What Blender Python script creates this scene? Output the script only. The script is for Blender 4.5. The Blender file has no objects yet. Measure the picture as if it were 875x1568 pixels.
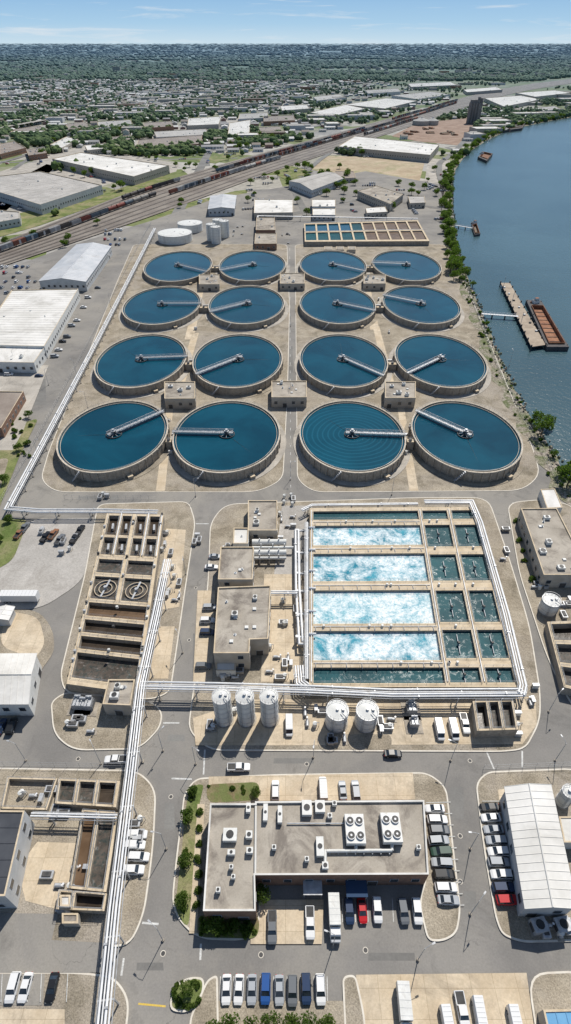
import bpy, math, random, bmesh
import numpy as np
from mathutils import Vector, Matrix
from mathutils import noise as mn
random.seed(11); rng=np.random.default_rng(5)
R=random.random; U=random.uniform
# ---------------------------------------------------------------- image pixels projected through the camera onto level planes, and back
H=140.0; F=850.0; CX=437.5; CY=784.0; HOR=65.0
TH=math.atan((CY-HOR)/F); st,ct=math.sin(TH),math.cos(TH)
def G(px,py,z=0.0):
    u=(px-CX)/F; v=(py-CY)/F
    t=(H-z)/(st+v*ct)
    return (u*t,(ct-v*st)*t,z)
def g2(px,py,z=0.0): return G(px,py,z)[:2]
def PX(x,y,z=0.0):
    d=y*ct+(H-z)*st
    return CX+F*x/d, CY+F*((H-z)*ct-y*st)/d
def inpoly(x,y,P):
    c=False;n=len(P);j=n-1
    for i in range(n):
        xi,yi=P[i][:2];xj,yj=P[j][:2]
        if (yi>y)!=(yj>y) and x<(xj-xi)*(y-yi)/(yj-yi)+xi: c=not c
        j=i
    return c
scene=bpy.context.scene; col=scene.collection
# ---------------------------------------------------------------- materials
def newmat(name):
    m=bpy.data.materials.new(name); m.use_nodes=True
    nt=m.node_tree; b=nt.nodes['Principled BSDF']; return m,nt,b
def L(nt,a,b): nt.links.new(a,b)
def c4(c): return (c[0],c[1],c[2],1)
def noise_(nt,vec,scale,detail=4,rough=.6,dist=0):
    n=nt.nodes.new('ShaderNodeTexNoise'); n.inputs['Scale'].default_value=scale
    n.inputs['Detail'].default_value=detail; n.inputs['Roughness'].default_value=rough
    n.inputs['Distortion'].default_value=dist; L(nt,vec,n.inputs['Vector']); return n
def ramp_(nt,fac,stops):
    r=nt.nodes.new('ShaderNodeValToRGB'); e=r.color_ramp.elements
    while len(e)<len(stops): e.new(.5)
    for i,(p,c) in enumerate(stops): e[i].position=p; e[i].color=c4(c)
    L(nt,fac,r.inputs[0]); return r.outputs[0]
def mix_(nt,fac,a,b,mode='MIX'):
    m=nt.nodes.new('ShaderNodeMix'); m.data_type='RGBA'; m.blend_type=mode
    for s,v in ((m.inputs[0],fac),(m.inputs[6],a),(m.inputs[7],b)):
        if hasattr(v,'is_linked'): L(nt,v,s)
        elif isinstance(v,(int,float)): s.default_value=v
        else: s.default_value=c4(v)
    return m.outputs[2]
def coord_(nt,kind):
    if kind=='pos': return nt.nodes.new('ShaderNodeNewGeometry').outputs['Position']
    return nt.nodes.new('ShaderNodeTexCoord').outputs['Object']
HAZE_TINT=(0.17,0.255,0.325)
def haze_tint_(nt,colr,y0=900,y1=12000,mx=.88):  # aerial haze painted into the base colour, growing with world Y; no volume
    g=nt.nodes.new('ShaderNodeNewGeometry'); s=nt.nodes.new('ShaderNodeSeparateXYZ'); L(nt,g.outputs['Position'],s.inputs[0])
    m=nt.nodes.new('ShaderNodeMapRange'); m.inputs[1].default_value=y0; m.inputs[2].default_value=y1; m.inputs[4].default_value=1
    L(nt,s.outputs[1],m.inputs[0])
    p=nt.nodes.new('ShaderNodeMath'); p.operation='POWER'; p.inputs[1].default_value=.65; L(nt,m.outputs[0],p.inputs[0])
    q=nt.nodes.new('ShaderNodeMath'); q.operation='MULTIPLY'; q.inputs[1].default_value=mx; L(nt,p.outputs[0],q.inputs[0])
    return mix_(nt,q.outputs[0],colr,HAZE_TINT)
def M(name,a,b=None,scale=.15,rough=.85,bump=0,bs=4,speck=0,ss=12,stain=None,sts=.06,stt=.6,metal=0,coords='pos',joints=0,cracks=0,haze_tint=False,spec=.3,objcol=False,lo=.38,hi=.62,transl=0,stain2=None,st2s=.02):
    m,nt,bs_=newmat(name); b=b or a
    vec=coord_(nt,coords)
    n=noise_(nt,vec,scale,5)
    c=ramp_(nt,n.outputs[0],[(lo,a),(hi,b)])
    if objcol:
        oi=nt.nodes.new('ShaderNodeObjectInfo'); c=mix_(nt,1.0,c,oi.outputs['Color'],'MULTIPLY')
    for sc_,col_,ss_,tt_ in ((1,stain2,st2s,.52),(1,stain,sts,stt)):
        if col_:
            n3=noise_(nt,vec,ss_,7,.7,.6)
            f=nt.nodes.new('ShaderNodeMapRange'); f.inputs[1].default_value=tt_-.06; f.inputs[2].default_value=tt_+.1; f.inputs[4].default_value=.75
            L(nt,n3.outputs[0],f.inputs[0]); c=mix_(nt,f.outputs[0],c,col_)
    if speck:
        n2=noise_(nt,vec,ss,3,.7)
        k=ramp_(nt,n2.outputs[0],[(.3,(1-speck,)*3),(.7,(1+speck*.3,)*3)])
        c=mix_(nt,1.0,c,k,'MULTIPLY')
    if joints:
        br=nt.nodes.new('ShaderNodeTexBrick'); br.offset=0; L(nt,vec,br.inputs['Vector'])
        br.inputs['Color1'].default_value=(1,1,1,1); br.inputs['Color2'].default_value=(.88,.88,.88,1); br.inputs['Mortar'].default_value=(.66,.64,.6,1)
        br.inputs['Scale'].default_value=1; br.inputs['Mortar Size'].default_value=.04
        br.inputs['Brick Width'].default_value=joints; br.inputs['Row Height'].default_value=joints
        c=mix_(nt,1.0,c,br.outputs[0],'MULTIPLY')
    if cracks:
        nv=noise_(nt,vec,.25,4); va=nt.nodes.new('ShaderNodeVectorMath'); va.operation='MULTIPLY_ADD'
        va.inputs[1].default_value=(9,9,0); L(nt,nv.outputs[1],va.inputs[0]); L(nt,vec,va.inputs[2])
        vo=nt.nodes.new('ShaderNodeTexVoronoi'); vo.feature='DISTANCE_TO_EDGE'; vo.inputs['Scale'].default_value=.05; L(nt,va.outputs[0],vo.inputs['Vector'])
        k=ramp_(nt,vo.outputs['Distance'],[(.002,(1-cracks,)*3),(.008,(1,1,1))])
        nm=noise_(nt,vec,.03,2); km=ramp_(nt,nm.outputs[0],[(.5,(0,0,0)),(.62,(1,1,1))]); c=mix_(nt,km,c,mix_(nt,1.0,c,k,'MULTIPLY'))
    if haze_tint: c=haze_tint_(nt,c)
    L(nt,c,bs_.inputs['Base Color'])
    bs_.inputs['Roughness'].default_value=rough; bs_.inputs['Metallic'].default_value=metal
    bs_.inputs['Specular IOR Level'].default_value=spec
    if bump:
        nb=noise_(nt,vec,bs,4); bp=nt.nodes.new('ShaderNodeBump'); bp.inputs['Strength'].default_value=bump; bp.inputs['Distance'].default_value=.3
        L(nt,nb.outputs[0],bp.inputs['Height']); L(nt,bp.outputs[0],bs_.inputs['Normal'])
    if transl:
        t=nt.nodes.new('ShaderNodeBsdfTranslucent'); ms=nt.nodes.new('ShaderNodeMixShader'); ms.inputs[0].default_value=transl
        c2=mix_(nt,1.0,c,(1.5,1.7,.7),'MULTIPLY'); L(nt,c2,t.inputs[0]); L(nt,bs_.outputs[0],ms.inputs[1]); L(nt,t.outputs[0],ms.inputs[2]); L(nt,ms.outputs[0],nt.nodes['Material Output'].inputs[0])
    return m
asphalt=M('asphalt',(.195,.187,.175),(.265,.252,.232),.03,speck=.14,ss=2.5,stain=(.135,.13,.12),sts=.07,stt=.62,cracks=.4,spec=.1,stain2=(.305,.285,.25),st2s=.018)
asphalt2=M('asphalt_dark',(.17,.165,.155),(.23,.225,.21),.05,speck=.14,ss=2,haze_tint=True,spec=.1)
gravel=M('gravel',(.31,.265,.20),(.44,.385,.30),.12,speck=.45,ss=3,stain=(.19,.165,.12),sts=.1,stt=.565,bump=.4,bs=3,spec=.06,stain2=(.37,.33,.28),st2s=.03)
gravelg=M('gravel_grey',(.38,.36,.33),(.48,.455,.42),.05,speck=.25,ss=2,stain=(.27,.25,.22),sts=.05,stt=.57,spec=.06)
concpad=M('concrete_tan',(.54,.44,.31),(.66,.56,.42),.1,speck=.16,ss=2,stain=(.35,.29,.215),sts=.1,stt=.57,joints=4.5,spec=.1)
concg=M('concrete_grey',(.39,.36,.315),(.49,.455,.40),.08,speck=.15,ss=2,stain=(.25,.235,.21),sts=.09,stt=.57,joints=5,haze_tint=True,spec=.1)
kerbm=M('kerb',(.58,.53,.45),(.66,.62,.54),.5)
wallc=M('concrete_wall',(.31,.275,.23),(.43,.38,.31),.3,speck=.25,ss=1.5,stain=(.17,.15,.125),sts=.3,stt=.57,coords='obj')
walltop=M('concrete_top',(.53,.43,.295),(.64,.535,.39),.3,speck=.15,ss=3,stain=(.37,.30,.22),sts=.25,spec=.08)
tankrim=M('tank_rim',(.50,.44,.355),(.62,.55,.45),.3,speck=.15,ss=3,spec=.08)
roofm=M('roof_membrane',(.34,.305,.255),(.44,.40,.34),.1,speck=.14,ss=2.5,stain=(.14,.12,.105),sts=.11,stt=.535,spec=.08)
roofg=M('roof_grey',(.35,.335,.31),(.45,.43,.40),.08,speck=.12,ss=1,stain=(.24,.23,.22),sts=.05,haze_tint=True)
rooft=M('roof_brown',(.23,.19,.16),(.31,.265,.225),.08,speck=.12,ss=1,haze_tint=True)
roofw=M('roof_white',(.60,.585,.545),(.72,.705,.67),.06,speck=.06,ss=1,stain=(.43,.415,.38),sts=.05,stt=.56,haze_tint=True,spec=.12)
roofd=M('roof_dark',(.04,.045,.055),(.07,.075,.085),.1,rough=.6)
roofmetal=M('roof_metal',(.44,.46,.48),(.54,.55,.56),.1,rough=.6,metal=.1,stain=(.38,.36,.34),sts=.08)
beige=M('wall_beige',(.38,.34,.28),(.45,.41,.35),.4,speck=.1,coords='obj',haze_tint=True)
brick=M('wall_brick',(.22,.13,.09),(.28,.17,.12),.8,speck=.2,ss=4,coords='obj')
metalw=M('wall_metal',(.42,.43,.43),(.5,.51,.51),.3,rough=.6,coords='obj')
whitep=M('white_paint',(.60,.60,.57),(.70,.70,.67),.4,rough=.5,speck=.06,ss=3,coords='obj',stain=(.42,.39,.34),sts=.4,stt=.6)
pipew=M('pipe_white',(.62,.63,.64),(.77,.77,.76),.3,rough=.4,metal=.05,stain=(.42,.39,.35),sts=.3,stt=.6)
steel=M('galvanised_steel',(.36,.37,.38),(.48,.49,.5),1,rough=.5,metal=.3)
darks=M('dark_steel',(.05,.05,.05),(.09,.085,.08),1,rough=.6)
glass=M('window_glass',(.02,.03,.04),(.04,.05,.065),1,rough=.12,spec=.6)
rubber=M('tyre_rubber',(.02,.02,.02))
paintw=M('road_paint_white',(.5,.5,.48),(.7,.7,.67),.8,speck=.4,ss=4)
painty=M('road_paint_yellow',(.6,.42,.08),(.7,.5,.12),.8,speck=.3,ss=4)
carp=M('car_paint',(1,1,1),None,1,rough=.3,objcol=True,spec=.5,coords='obj')
fcarp=M('freight_paint',(.8,.78,.75),(1,1,1),.6,rough=.7,objcol=True,coords='obj',stain=(.14,.08,.05),sts=.5,stt=.62)
redl=M('tail_light',(.5,.02,.02))
elevc=M('elevator_concrete',(.16,.15,.15),(.22,.21,.2),.1)
canb=M('canopy_blue',(.03,.06,.12))
roofb=M('roof_blue',(.12,.3,.5),(.16,.36,.56),.2)
grass=M('grass',(.12,.165,.05),(.23,.25,.10),.08,speck=.35,ss=2,stain=(.34,.29,.18),sts=.07,stt=.52,bump=.4,haze_tint=True,spec=.05)
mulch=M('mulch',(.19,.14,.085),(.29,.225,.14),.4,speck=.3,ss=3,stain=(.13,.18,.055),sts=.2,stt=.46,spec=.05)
dirt=M('dirt',(.37,.29,.195),(.50,.41,.29),.03,speck=.15,ss=.4,stain=(.22,.23,.11),sts=.03,stt=.56,haze_tint=True,spec=.05)
rdirt=M('red_dirt',(.27,.175,.12),(.37,.26,.19),.05,speck=.2,ss=.5,haze_tint=True,spec=.05)
ballast=M('ballast',(.20,.175,.155),(.29,.26,.225),.03,speck=.25,ss=.6,haze_tint=True,spec=.05)
ties=M('sleepers',(.10,.085,.07),(.16,.135,.115),.2,speck=.3,ss=2,haze_tint=True)
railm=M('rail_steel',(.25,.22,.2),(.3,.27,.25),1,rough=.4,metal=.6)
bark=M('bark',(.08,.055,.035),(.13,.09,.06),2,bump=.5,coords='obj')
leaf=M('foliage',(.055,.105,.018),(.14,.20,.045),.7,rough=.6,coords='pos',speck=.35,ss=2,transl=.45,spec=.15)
leafd=M('foliage_distant',(.055,.095,.028),(.13,.175,.058),.03,rough=.9,speck=.4,ss=.12,haze_tint=True,lo=.35,hi=.65,spec=.03)
riprap=M('riprap',(.20,.17,.14),(.48,.43,.36),.9,speck=.5,ss=2,stain=(.11,.15,.045),sts=.12,stt=.5,bump=1,bs=1.5,spec=.05)
rust=M('rust',(.24,.10,.05),(.36,.18,.10),.25,speck=.3,ss=2,stain=(.12,.06,.04),sts=.2)
deckm=M('dock_deck',(.30,.24,.18),(.40,.33,.25),.2,speck=.2,ss=2)
hull=M('hull',(.06,.06,.065),(.1,.09,.085),.4)
solar=M('fan_dark',(.03,.03,.03),(.05,.05,.05),1,rough=.5)
def water(name,a,b,scale=.06,rough=.08,bs=1.2,bump=.15,rings=None,spec=.5,foam=None,wdist=.15,rvar=None):
    m,nt,bb=newmat(name); vec=coord_(nt,'pos'); n=noise_(nt,vec,scale,5,.6,.5)
    c=ramp_(nt,n.outputs[0],[(.35,a),(.65,b)])
    nb=noise_(nt,vec,bs,4); hgt=nb.outputs[0]
    if foam:
        thr,fs,fc=foam
        f=noise_(nt,vec,fs,12,.74,.5); k=ramp_(nt,f.outputs[0],[(thr-.07,(0,0,0)),(thr,(.5,.5,.5)),(thr+.10,(1,1,1))])
        c=mix_(nt,k,c,fc); f2=noise_(nt,vec,.9,8,.8,.4)
        k2=ramp_(nt,f2.outputs[0],[(.38,(.38,.62,.70)),(.54,(1,1,1))]); c=mix_(nt,1.0,c,k2,'MULTIPLY')
    if rings:
        va=nt.nodes.new('ShaderNodeVectorMath'); va.operation='SUBTRACT'; va.inputs[1].default_value=(rings[0],rings[1],rings[2]); L(nt,vec,va.inputs[0])
        w=nt.nodes.new('ShaderNodeTexWave'); w.wave_type='RINGS'; w.rings_direction='Z'; w.inputs['Scale'].default_value=.13; w.inputs['Distortion'].default_value=5; w.inputs['Detail'].default_value=3; w.inputs['Detail Scale'].default_value=.25
        L(nt,va.outputs[0],w.inputs['Vector'])
        k=ramp_(nt,w.outputs[1],[(.7,(0,0,0)),(1,(.2,.2,.2))]); c=mix_(nt,k,c,(.03,.2,.3))
    L(nt,c,bb.inputs['Base Color']); bb.inputs['Roughness'].default_value=rough; bb.inputs['Specular IOR Level'].default_value=spec
    if rvar:
        f4=noise_(nt,vec,rvar,5,.7,.6); k4=ramp_(nt,f4.outputs[0],[(.52,(rough,)*3),(.60,(.20,)*3)]); L(nt,k4,bb.inputs['Roughness'])
    bp=nt.nodes.new('ShaderNodeBump'); bp.inputs['Strength'].default_value=bump; bp.inputs['Distance'].default_value=wdist
    L(nt,hgt,bp.inputs['Height']); L(nt,bp.outputs[0],bb.inputs['Normal']); return m
wblue=water('clarifier_water',(.001,.040,.068),(.003,.066,.104),.04,.12,1.5,.16,spec=.3)
wteal=water('teal_water',(.002,.047,.060),(.006,.080,.095),.08,.5,1.3,.5,spec=.10,wdist=.2,rvar=.5)
wfoam=water('aeration_water',(.03,.22,.30),(.09,.36,.45),.1,.6,1.5,.9,foam=(.465,.13,(.80,.82,.82)),spec=.04,wdist=.3)
wfoam2=water('aeration_water_light',(.16,.40,.48),(.28,.52,.58),.1,.6,1.5,.9,foam=(.445,.15,(.80,.82,.81)),spec=.04,wdist=.3)
wsludge=water('sludge_water',(.038,.028,.019),(.07,.053,.038),.15,.3,1,.3,spec=.2)
wgrey=water('grey_water',(.065,.052,.042),(.125,.105,.088),.2,.45,1,.6,foam=(.62,.5,(.30,.27,.25)),spec=.12)
wbrown=water('brown_water',(.10,.062,.035),(.16,.105,.065),.15,.4,1,.2,spec=.15)
wriver=water('river_water',(.022,.062,.078),(.045,.098,.115),.006,.22,.35,.7,wdist=.4,spec=.32)
# ---------------------------------------------------------------- mesh builder
def area(p): return sum(p[i][0]*p[(i+1)%len(p)][1]-p[(i+1)%len(p)][0]*p[i][1] for i in range(len(p)))/2
def ccw(p): return list(p) if area(p)>0 else list(p)[::-1]
def inset(p,d):
    p=ccw(p);n=len(p);o=[]
    for i in range(n):
        a=Vector(p[i-1][:2]);b=Vector(p[i][:2]);c=Vector(p[(i+1)%n][:2])
        e1=(b-a).normalized();e2=(c-b).normalized()
        n1=Vector((-e1.y,e1.x));n2=Vector((-e2.y,e2.x))
        m=(n1+n2); k=max(.3,1+n1.dot(n2)); q=b+m*(d/k); o.append((q.x,q.y))
    return o
class MB:
    def __init__(s): s.v=[];s.f=[];s.m=[];s.s=[];s.mats=[]
    def mi(s,mat):
        if mat not in s.mats: s.mats.append(mat)
        return s.mats.index(mat)
    def add(s,vs,fs,mat,sm=False):
        o=len(s.v); s.v.extend(vs); k=s.mi(mat)
        for f in fs: s.f.append(tuple(i+o for i in f)); s.m.append(k); s.s.append(sm)
    def poly(s,p,mat,z=None):
        s.add([(q[0],q[1],z if z is not None else q[2]) for q in p],[tuple(range(len(p)))],mat)
    def prism(s,p,z0,z1,ms,mt=None,bot=False):
        p=ccw(p);n=len(p); vs=[(q[0],q[1],z0) for q in p]+[(q[0],q[1],z1) for q in p]
        s.add(vs,[(i,(i+1)%n,n+(i+1)%n,n+i) for i in range(n)],ms)
        if mt is not False: s.add([(q[0],q[1],z1) for q in p],[tuple(range(n))],mt or ms)
        if bot: s.add([(q[0],q[1],z0) for q in p][::-1],[tuple(range(n))],ms)
    def box(s,cx,cy,z0,sx,sy,sz,mat,rot=0,mt=None):
        c,d=math.cos(rot),math.sin(rot)
        p=[(cx+x*c-y*d,cy+x*d+y*c) for x,y in((-sx/2,-sy/2),(sx/2,-sy/2),(sx/2,sy/2),(-sx/2,sy/2))]
        s.prism(p,z0,z0+sz,mat,mt,True)
    def ring(s,cx,cy,z0,z1,r0,r1,mat,n=64,ky=1,mtop=None):
        a=[(math.cos(i*2*math.pi/n),math.sin(i*2*math.pi/n)) for i in range(n)]
        vs=[(cx+c*r1,cy+d*r1*ky,z0) for c,d in a]+[(cx+c*r1,cy+d*r1*ky,z1) for c,d in a]+[(cx+c*r0,cy+d*r0*ky,z1) for c,d in a]+[(cx+c*r0,cy+d*r0*ky,z0) for c,d in a]
        s.add(vs,[(i,(i+1)%n,n+(i+1)%n,n+i) for i in range(n)],mat,True)
        s.add(vs[n:3*n],[(i,(i+1)%n,n+(i+1)%n,n+i) for i in range(n)],mtop or mat)
        s.add(vs[2*n:],[(i,(i+1)%n,n+(i+1)%n,n+i) for i in range(n)],mat,True)
    def cyl(s,cx,cy,z0,z1,r,mat,n=20,r2=None,mt=None,ky=1,cone=0):
        r2=r if r2 is None else r2
        a=[(math.cos(i*2*math.pi/n),math.sin(i*2*math.pi/n)) for i in range(n)]
        vs=[(cx+c*r,cy+d*r*ky,z0) for c,d in a]+[(cx+c*r2,cy+d*r2*ky,z1) for c,d in a]
        s.add(vs,[(i,(i+1)%n,n+(i+1)%n,n+i) for i in range(n)],mat,True)
        if cone: s.add(vs[n:]+[(cx,cy,z1+cone)],[(i,(i+1)%n,n) for i in range(n)],mt or mat)
        else: s.add(vs[n:],[tuple(range(n))],mt or mat)
    def tube(s,pts,r,mat,n=8,cap=True,r2=None):
        P=[Vector(p) for p in pts];m=len(P);vs=[]
        for i,p in enumerate(P):
            t=((P[min(i+1,m-1)]-p).normalized()+(p-P[max(i-1,0)]).normalized())
            if t.length<1e-6: t=Vector((0,0,1))
            t.normalize(); up=Vector((0,0,1)) if abs(t.z)<.9 else Vector((1,0,0))
            a=t.cross(up).normalized(); b=a.cross(t)
            k=1.0
            if 0<i<m-1:
                d=(P[i+1]-p).normalized().dot((p-P[i-1]).normalized()); k=1/max(.6,math.sqrt(max(0.01,(1+d)/2)))
            rr=r if r2 is None else r+(r2-r)*i/(m-1)
            for j in range(n):
                an=j*2*math.pi/n; vs.append(tuple(p+(a*math.cos(an)*k+b*math.sin(an))*rr))
        fs=[(i*n+j,i*n+(j+1)%n,(i+1)*n+(j+1)%n,(i+1)*n+j) for i in range(m-1) for j in range(n)]
        s.add(vs,fs,mat,True)
        if cap: s.add(vs[:n],[tuple(range(n))[::-1]],mat); s.add(vs[-n:],[tuple(range(n))],mat)
    def mesh(s,name,o=(0,0,0)):
        me=bpy.data.meshes.new(name)
        me.from_pydata([(x-o[0],y-o[1],z-o[2]) for x,y,z in s.v],[],s.f)
        for m in s.mats: me.materials.append(m)
        me.polygons.foreach_set('material_index',s.m); me.polygons.foreach_set('use_smooth',s.s); me.update(); return me
    def obj(s,name,centre=True):
        if centre:
            xs=[v[0] for v in s.v];ys=[v[1] for v in s.v]; o=((min(xs)+max(xs))/2,(min(ys)+max(ys))/2,0)
        else: o=(0,0,0)
        ob=bpy.data.objects.new(name,s.mesh(name,o)); ob.location=o; col.objects.link(ob); return ob
def inst(name,me,x,y,z=0,rot=0,sc=1,color=None):
    ob=bpy.data.objects.new(name,me); ob.location=(x,y,z); ob.rotation_euler=(0,0,rot)
    ob.scale=(sc,sc,sc) if isinstance(sc,(int,float)) else sc
    if color: ob.color=c4(color)
    col.objects.link(ob); return ob
def smooth(p,it=2,closed=True):
    for _ in range(it):
        q=[];n=len(p)
        if closed:
            for i in range(n):
                a=p[i];b=p[(i+1)%n]
                q+= [tuple(a[k]*.75+b[k]*.25 for k in range(2)),tuple(a[k]*.25+b[k]*.75 for k in range(2))]
        else:
            q=[p[0]]
            for i in range(n-1):
                a=p[i];b=p[i+1]; q+=[tuple(a[k]*.75+b[k]*.25 for k in range(2)),tuple(a[k]*.25+b[k]*.75 for k in range(2))]
            q.append(p[-1])
        p=q
    return p
zc=[0.0]
def nz(): zc[0]+=.004; return zc[0]
def corner_round(p,r=5,k=5):
    o=[];n=len(p)
    for i in range(n):
        a=Vector(p[i-1]);b=Vector(p[i]);c=Vector(p[(i+1)%n])
        d1=(a-b);d2=(c-b);t=min(r,d1.length*.45,d2.length*.45)
        s_=b+d1.normalized()*t;e=b+d2.normalized()*t
        for j in range(k+1):
            u=j/k; q=s_*(1-u)**2+b*2*u*(1-u)+e*u*u; o.append((q.x,q.y))
    return o
def island(name,ppx,mat,r=5,base=.12,world=False):
    z=base+nz(); p=[g2(*q) for q in ppx] if not world else ppx
    p=ccw(corner_round(p,r)); mb=MB(); i=inset(p,.35)
    mb.prism(p,0,z,kerbm,False); n=len(p)
    mb.add([(q[0],q[1],z) for q in p]+[(q[0],q[1],z) for q in i],[(k,(k+1)%n,n+(k+1)%n,n+k) for k in range(n)],kerbm)
    mb.poly(i,mat,z-.01); return mb.obj(name)
def pad(name,ppx,mat,base=.16,r=0,world=False,z=None):
    z=base+nz() if z is None else z; p=[g2(*q) for q in ppx] if not world else ppx
    if r: p=corner_round(ccw(p),r)
    mb=MB(); mb.poly(ccw(p),mat,z); return mb.obj(name)
def rectpx(a,b,c,d): return [(a,b),(c,b),(c,d),(a,d)]
def stripmesh(mb,W,w,mat,z):
    n=len(W);vs=[]
    for i in range(n):
        t=(Vector(W[min(i+1,n-1)][:2])-Vector(W[max(i-1,0)][:2])).normalized(); nn=Vector((-t.y,t.x))*(w/2)
        vs+=[(W[i][0]+nn.x,W[i][1]+nn.y,z),(W[i][0]-nn.x,W[i][1]-nn.y,z)]
    mb.add(vs,[(2*i,2*i+1,2*i+3,2*i+2) for i in range(n-1)],mat)
def strip(name,pp,w,mat,z,sm=2,world=False):
    W=[g2(*q) for q in pp] if not world else pp
    if sm: W=smooth(W,sm,False)
    mb=MB(); stripmesh(mb,W,w,mat,z); return mb.obj(name)
# ---------------------------------------------------------------- ground, river
def make_ground_mat():
    m,nt,b=newmat('terrain'); v=coord_(nt,'pos')
    vo=nt.nodes.new('ShaderNodeTexVoronoi'); vo.inputs['Scale'].default_value=.012; L(nt,v,vo.inputs['Vector'])
    s=nt.nodes.new('ShaderNodeSeparateColor'); L(nt,vo.outputs['Color'],s.inputs[0])
    c1=ramp_(nt,s.outputs[0],[(.0,(.15,.19,.07)),(.4,(.21,.23,.11)),(.52,(.36,.34,.29)),(.8,(.46,.44,.395)),(1,(.29,.28,.265))])
    n=noise_(nt,v,.004,6); c2=ramp_(nt,n.outputs[0],[(.38,(.08,.12,.04)),(.6,(.17,.19,.085))])
    g=nt.nodes.new('ShaderNodeNewGeometry'); sx=nt.nodes.new('ShaderNodeSeparateXYZ'); L(nt,g.outputs['Position'],sx.inputs[0])
    mr=nt.nodes.new('ShaderNodeMapRange'); mr.inputs[1].default_value=1500; mr.inputs[2].default_value=3800; L(nt,sx.outputs[1],mr.inputs[0])
    c=mix_(nt,mr.outputs[0],c1,c2)
    n2=noise_(nt,v,.15,5); k=ramp_(nt,n2.outputs[0],[(.3,(.7,)*3),(.7,(1.1,)*3)]); c=mix_(nt,1.0,c,k,'MULTIPLY')
    c=haze_tint_(nt,c); L(nt,c,b.inputs['Base Color']); b.inputs['Roughness'].default_value=.95; b.inputs['Specular IOR Level'].default_value=.05; return m
mb=MB(); mb.poly([(-60000,-800),(60000,-800),(60000,70000),(-60000,70000)],make_ground_mat(),-.6); mb.obj('ground',False)
BANK=[(905,790),(872,742),(846,690),(810,640),(790,600),(768,560),(748,505),(730,462),(713,420),(700,385),(694,340),(691,300),(693,268),(706,244),(732,222),(762,206),(800,193),(875,179),(960,166)]
bw=[g2(*q) for q in BANK]; bws=smooth(bw,2,False)
mb=MB(); mb.poly([(150,-400)]+[(145,60)]+bws+[(6000,bws[-1][1]+300),(6000,-400)],wriver,-.3); mb.obj('river',False)
yard=[g2(*q) for q in[(-330,500),(-60,440),(0,415),(120,372),(232,338),(330,304),(440,285),(560,262),(690,285)]]+[(x-5,y) for x,y in bws[::-1] if y<G(0,285)[1]]+[(140,60),(140,-150),(-320,-150)]
mb=MB(); mb.poly(yard,asphalt,0.0); mb.obj('plant_road',False)
mb=MB(); n=len(bws); vs=[]
for i in range(n):
    t=(Vector(bws[min(i+1,n-1)])-Vector(bws[max(i-1,0)])).normalized(); nn=Vector((-t.y,t.x)); w=8+2*math.sin(i*1.7)
    vs+=[(bws[i][0]+nn.x*w,bws[i][1]+nn.y*w,.15),(bws[i][0]+nn.x*2,bws[i][1]+nn.y*2,.12),(bws[i][0]-nn.x*(2+math.sin(i*2.3)),bws[i][1]-nn.y*(2+math.sin(i*2.3)),-.5)]
mb.add(vs,[(3*i+k,3*i+1+k,3*i+4+k,3*i+3+k) for i in range(n-1) for k in(0,1)],riprap); mb.obj('river_bank',False)
mb=MB()
for i in range(n-1):
    a=Vector(bws[i]);b=Vector(bws[i+1]);Ln=(b-a).length
    if Ln<.1 or a.y>900: continue
    t=(b-a)/Ln;nn=Vector((-t.y,t.x))
    for k in range(int(Ln*.9)):
        w=a.lerp(b,R())+nn*U(-2.5,3.5); s=U(.4,1.1)
        o=[(w.x+s*math.cos(j*1.256+U(-.3,.3))*U(.6,1),w.y+s*math.sin(j*1.256+U(-.3,.3))*U(.6,1)) for j in range(5)]
        mb.add([(q[0],q[1],-.3) for q in o]+[(w.x+(q[0]-w.x)*.6,w.y+(q[1]-w.y)*.6,.2+s*.6) for q in o],[(j,(j+1)%5,5+(j+1)%5,5+j) for j in range(5)]+[(5,6,7,8,9)],riprap)
mb.obj('riverside_rocks',False)
# ---------------------------------------------------------------- prototypes
def leaf_cloud(mb,blobs,per,size,mat):
    for (bx,by,bz,br) in blobs:
        P=rng.normal(size=(per,3)); P/=np.linalg.norm(P,axis=1)[:,None]
        rad=br*(.55+.5*rng.random(per)**.5); P=P*rad[:,None]; P[:,2]*=.8
        A=rng.normal(size=(per,3)); A/=np.linalg.norm(A,axis=1)[:,None]
        B=np.cross(A,rng.normal(size=(per,3))); B/=np.linalg.norm(B,axis=1)[:,None]
        S=size*(.6+.8*rng.random(per))
        vs=[];fs=[]
        for i in range(per):
            c=P[i]+(bx,by,bz); a=A[i]*S[i]; b=B[i]*S[i]*.7; k=len(vs)
            vs+=[tuple(c-a),tuple(c+b),tuple(c+a),tuple(c-b)]; fs.append((k,k+1,k+2,k+3))
        mb.add(vs,fs,mat)
def tree_mesh(name,h,r,per=75,nb=11,size=.38):
    mb=MB(); mb.tube([(0,0,0),(.1,.05,h*.3),(0,.1,h*.6)],.28,bark,7,r2=.12)
    bl=[]
    for i in range(nb):
        a=i*2.4+U(-.3,.3); d=r*(.25+.5*math.sqrt(R())); z=h*(.5+.32*R())-d*.1
        bl.append((d*math.cos(a),d*math.sin(a),z,r*U(.34,.52)))
        if i%2==0: mb.tube([(0,.05,h*.35),(d*.5*math.cos(a),d*.5*math.sin(a),z*.75),(d*math.cos(a),d*math.sin(a),z)],.11,bark,5,r2=.04)
    bl.append((0,0,h*.8,r*.5)); leaf_cloud(mb,bl,per,size,leaf); return mb.mesh(name)
trees=[tree_mesh('tree',7+i*.8,3.2+.35*i) for i in range(4)]
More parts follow.
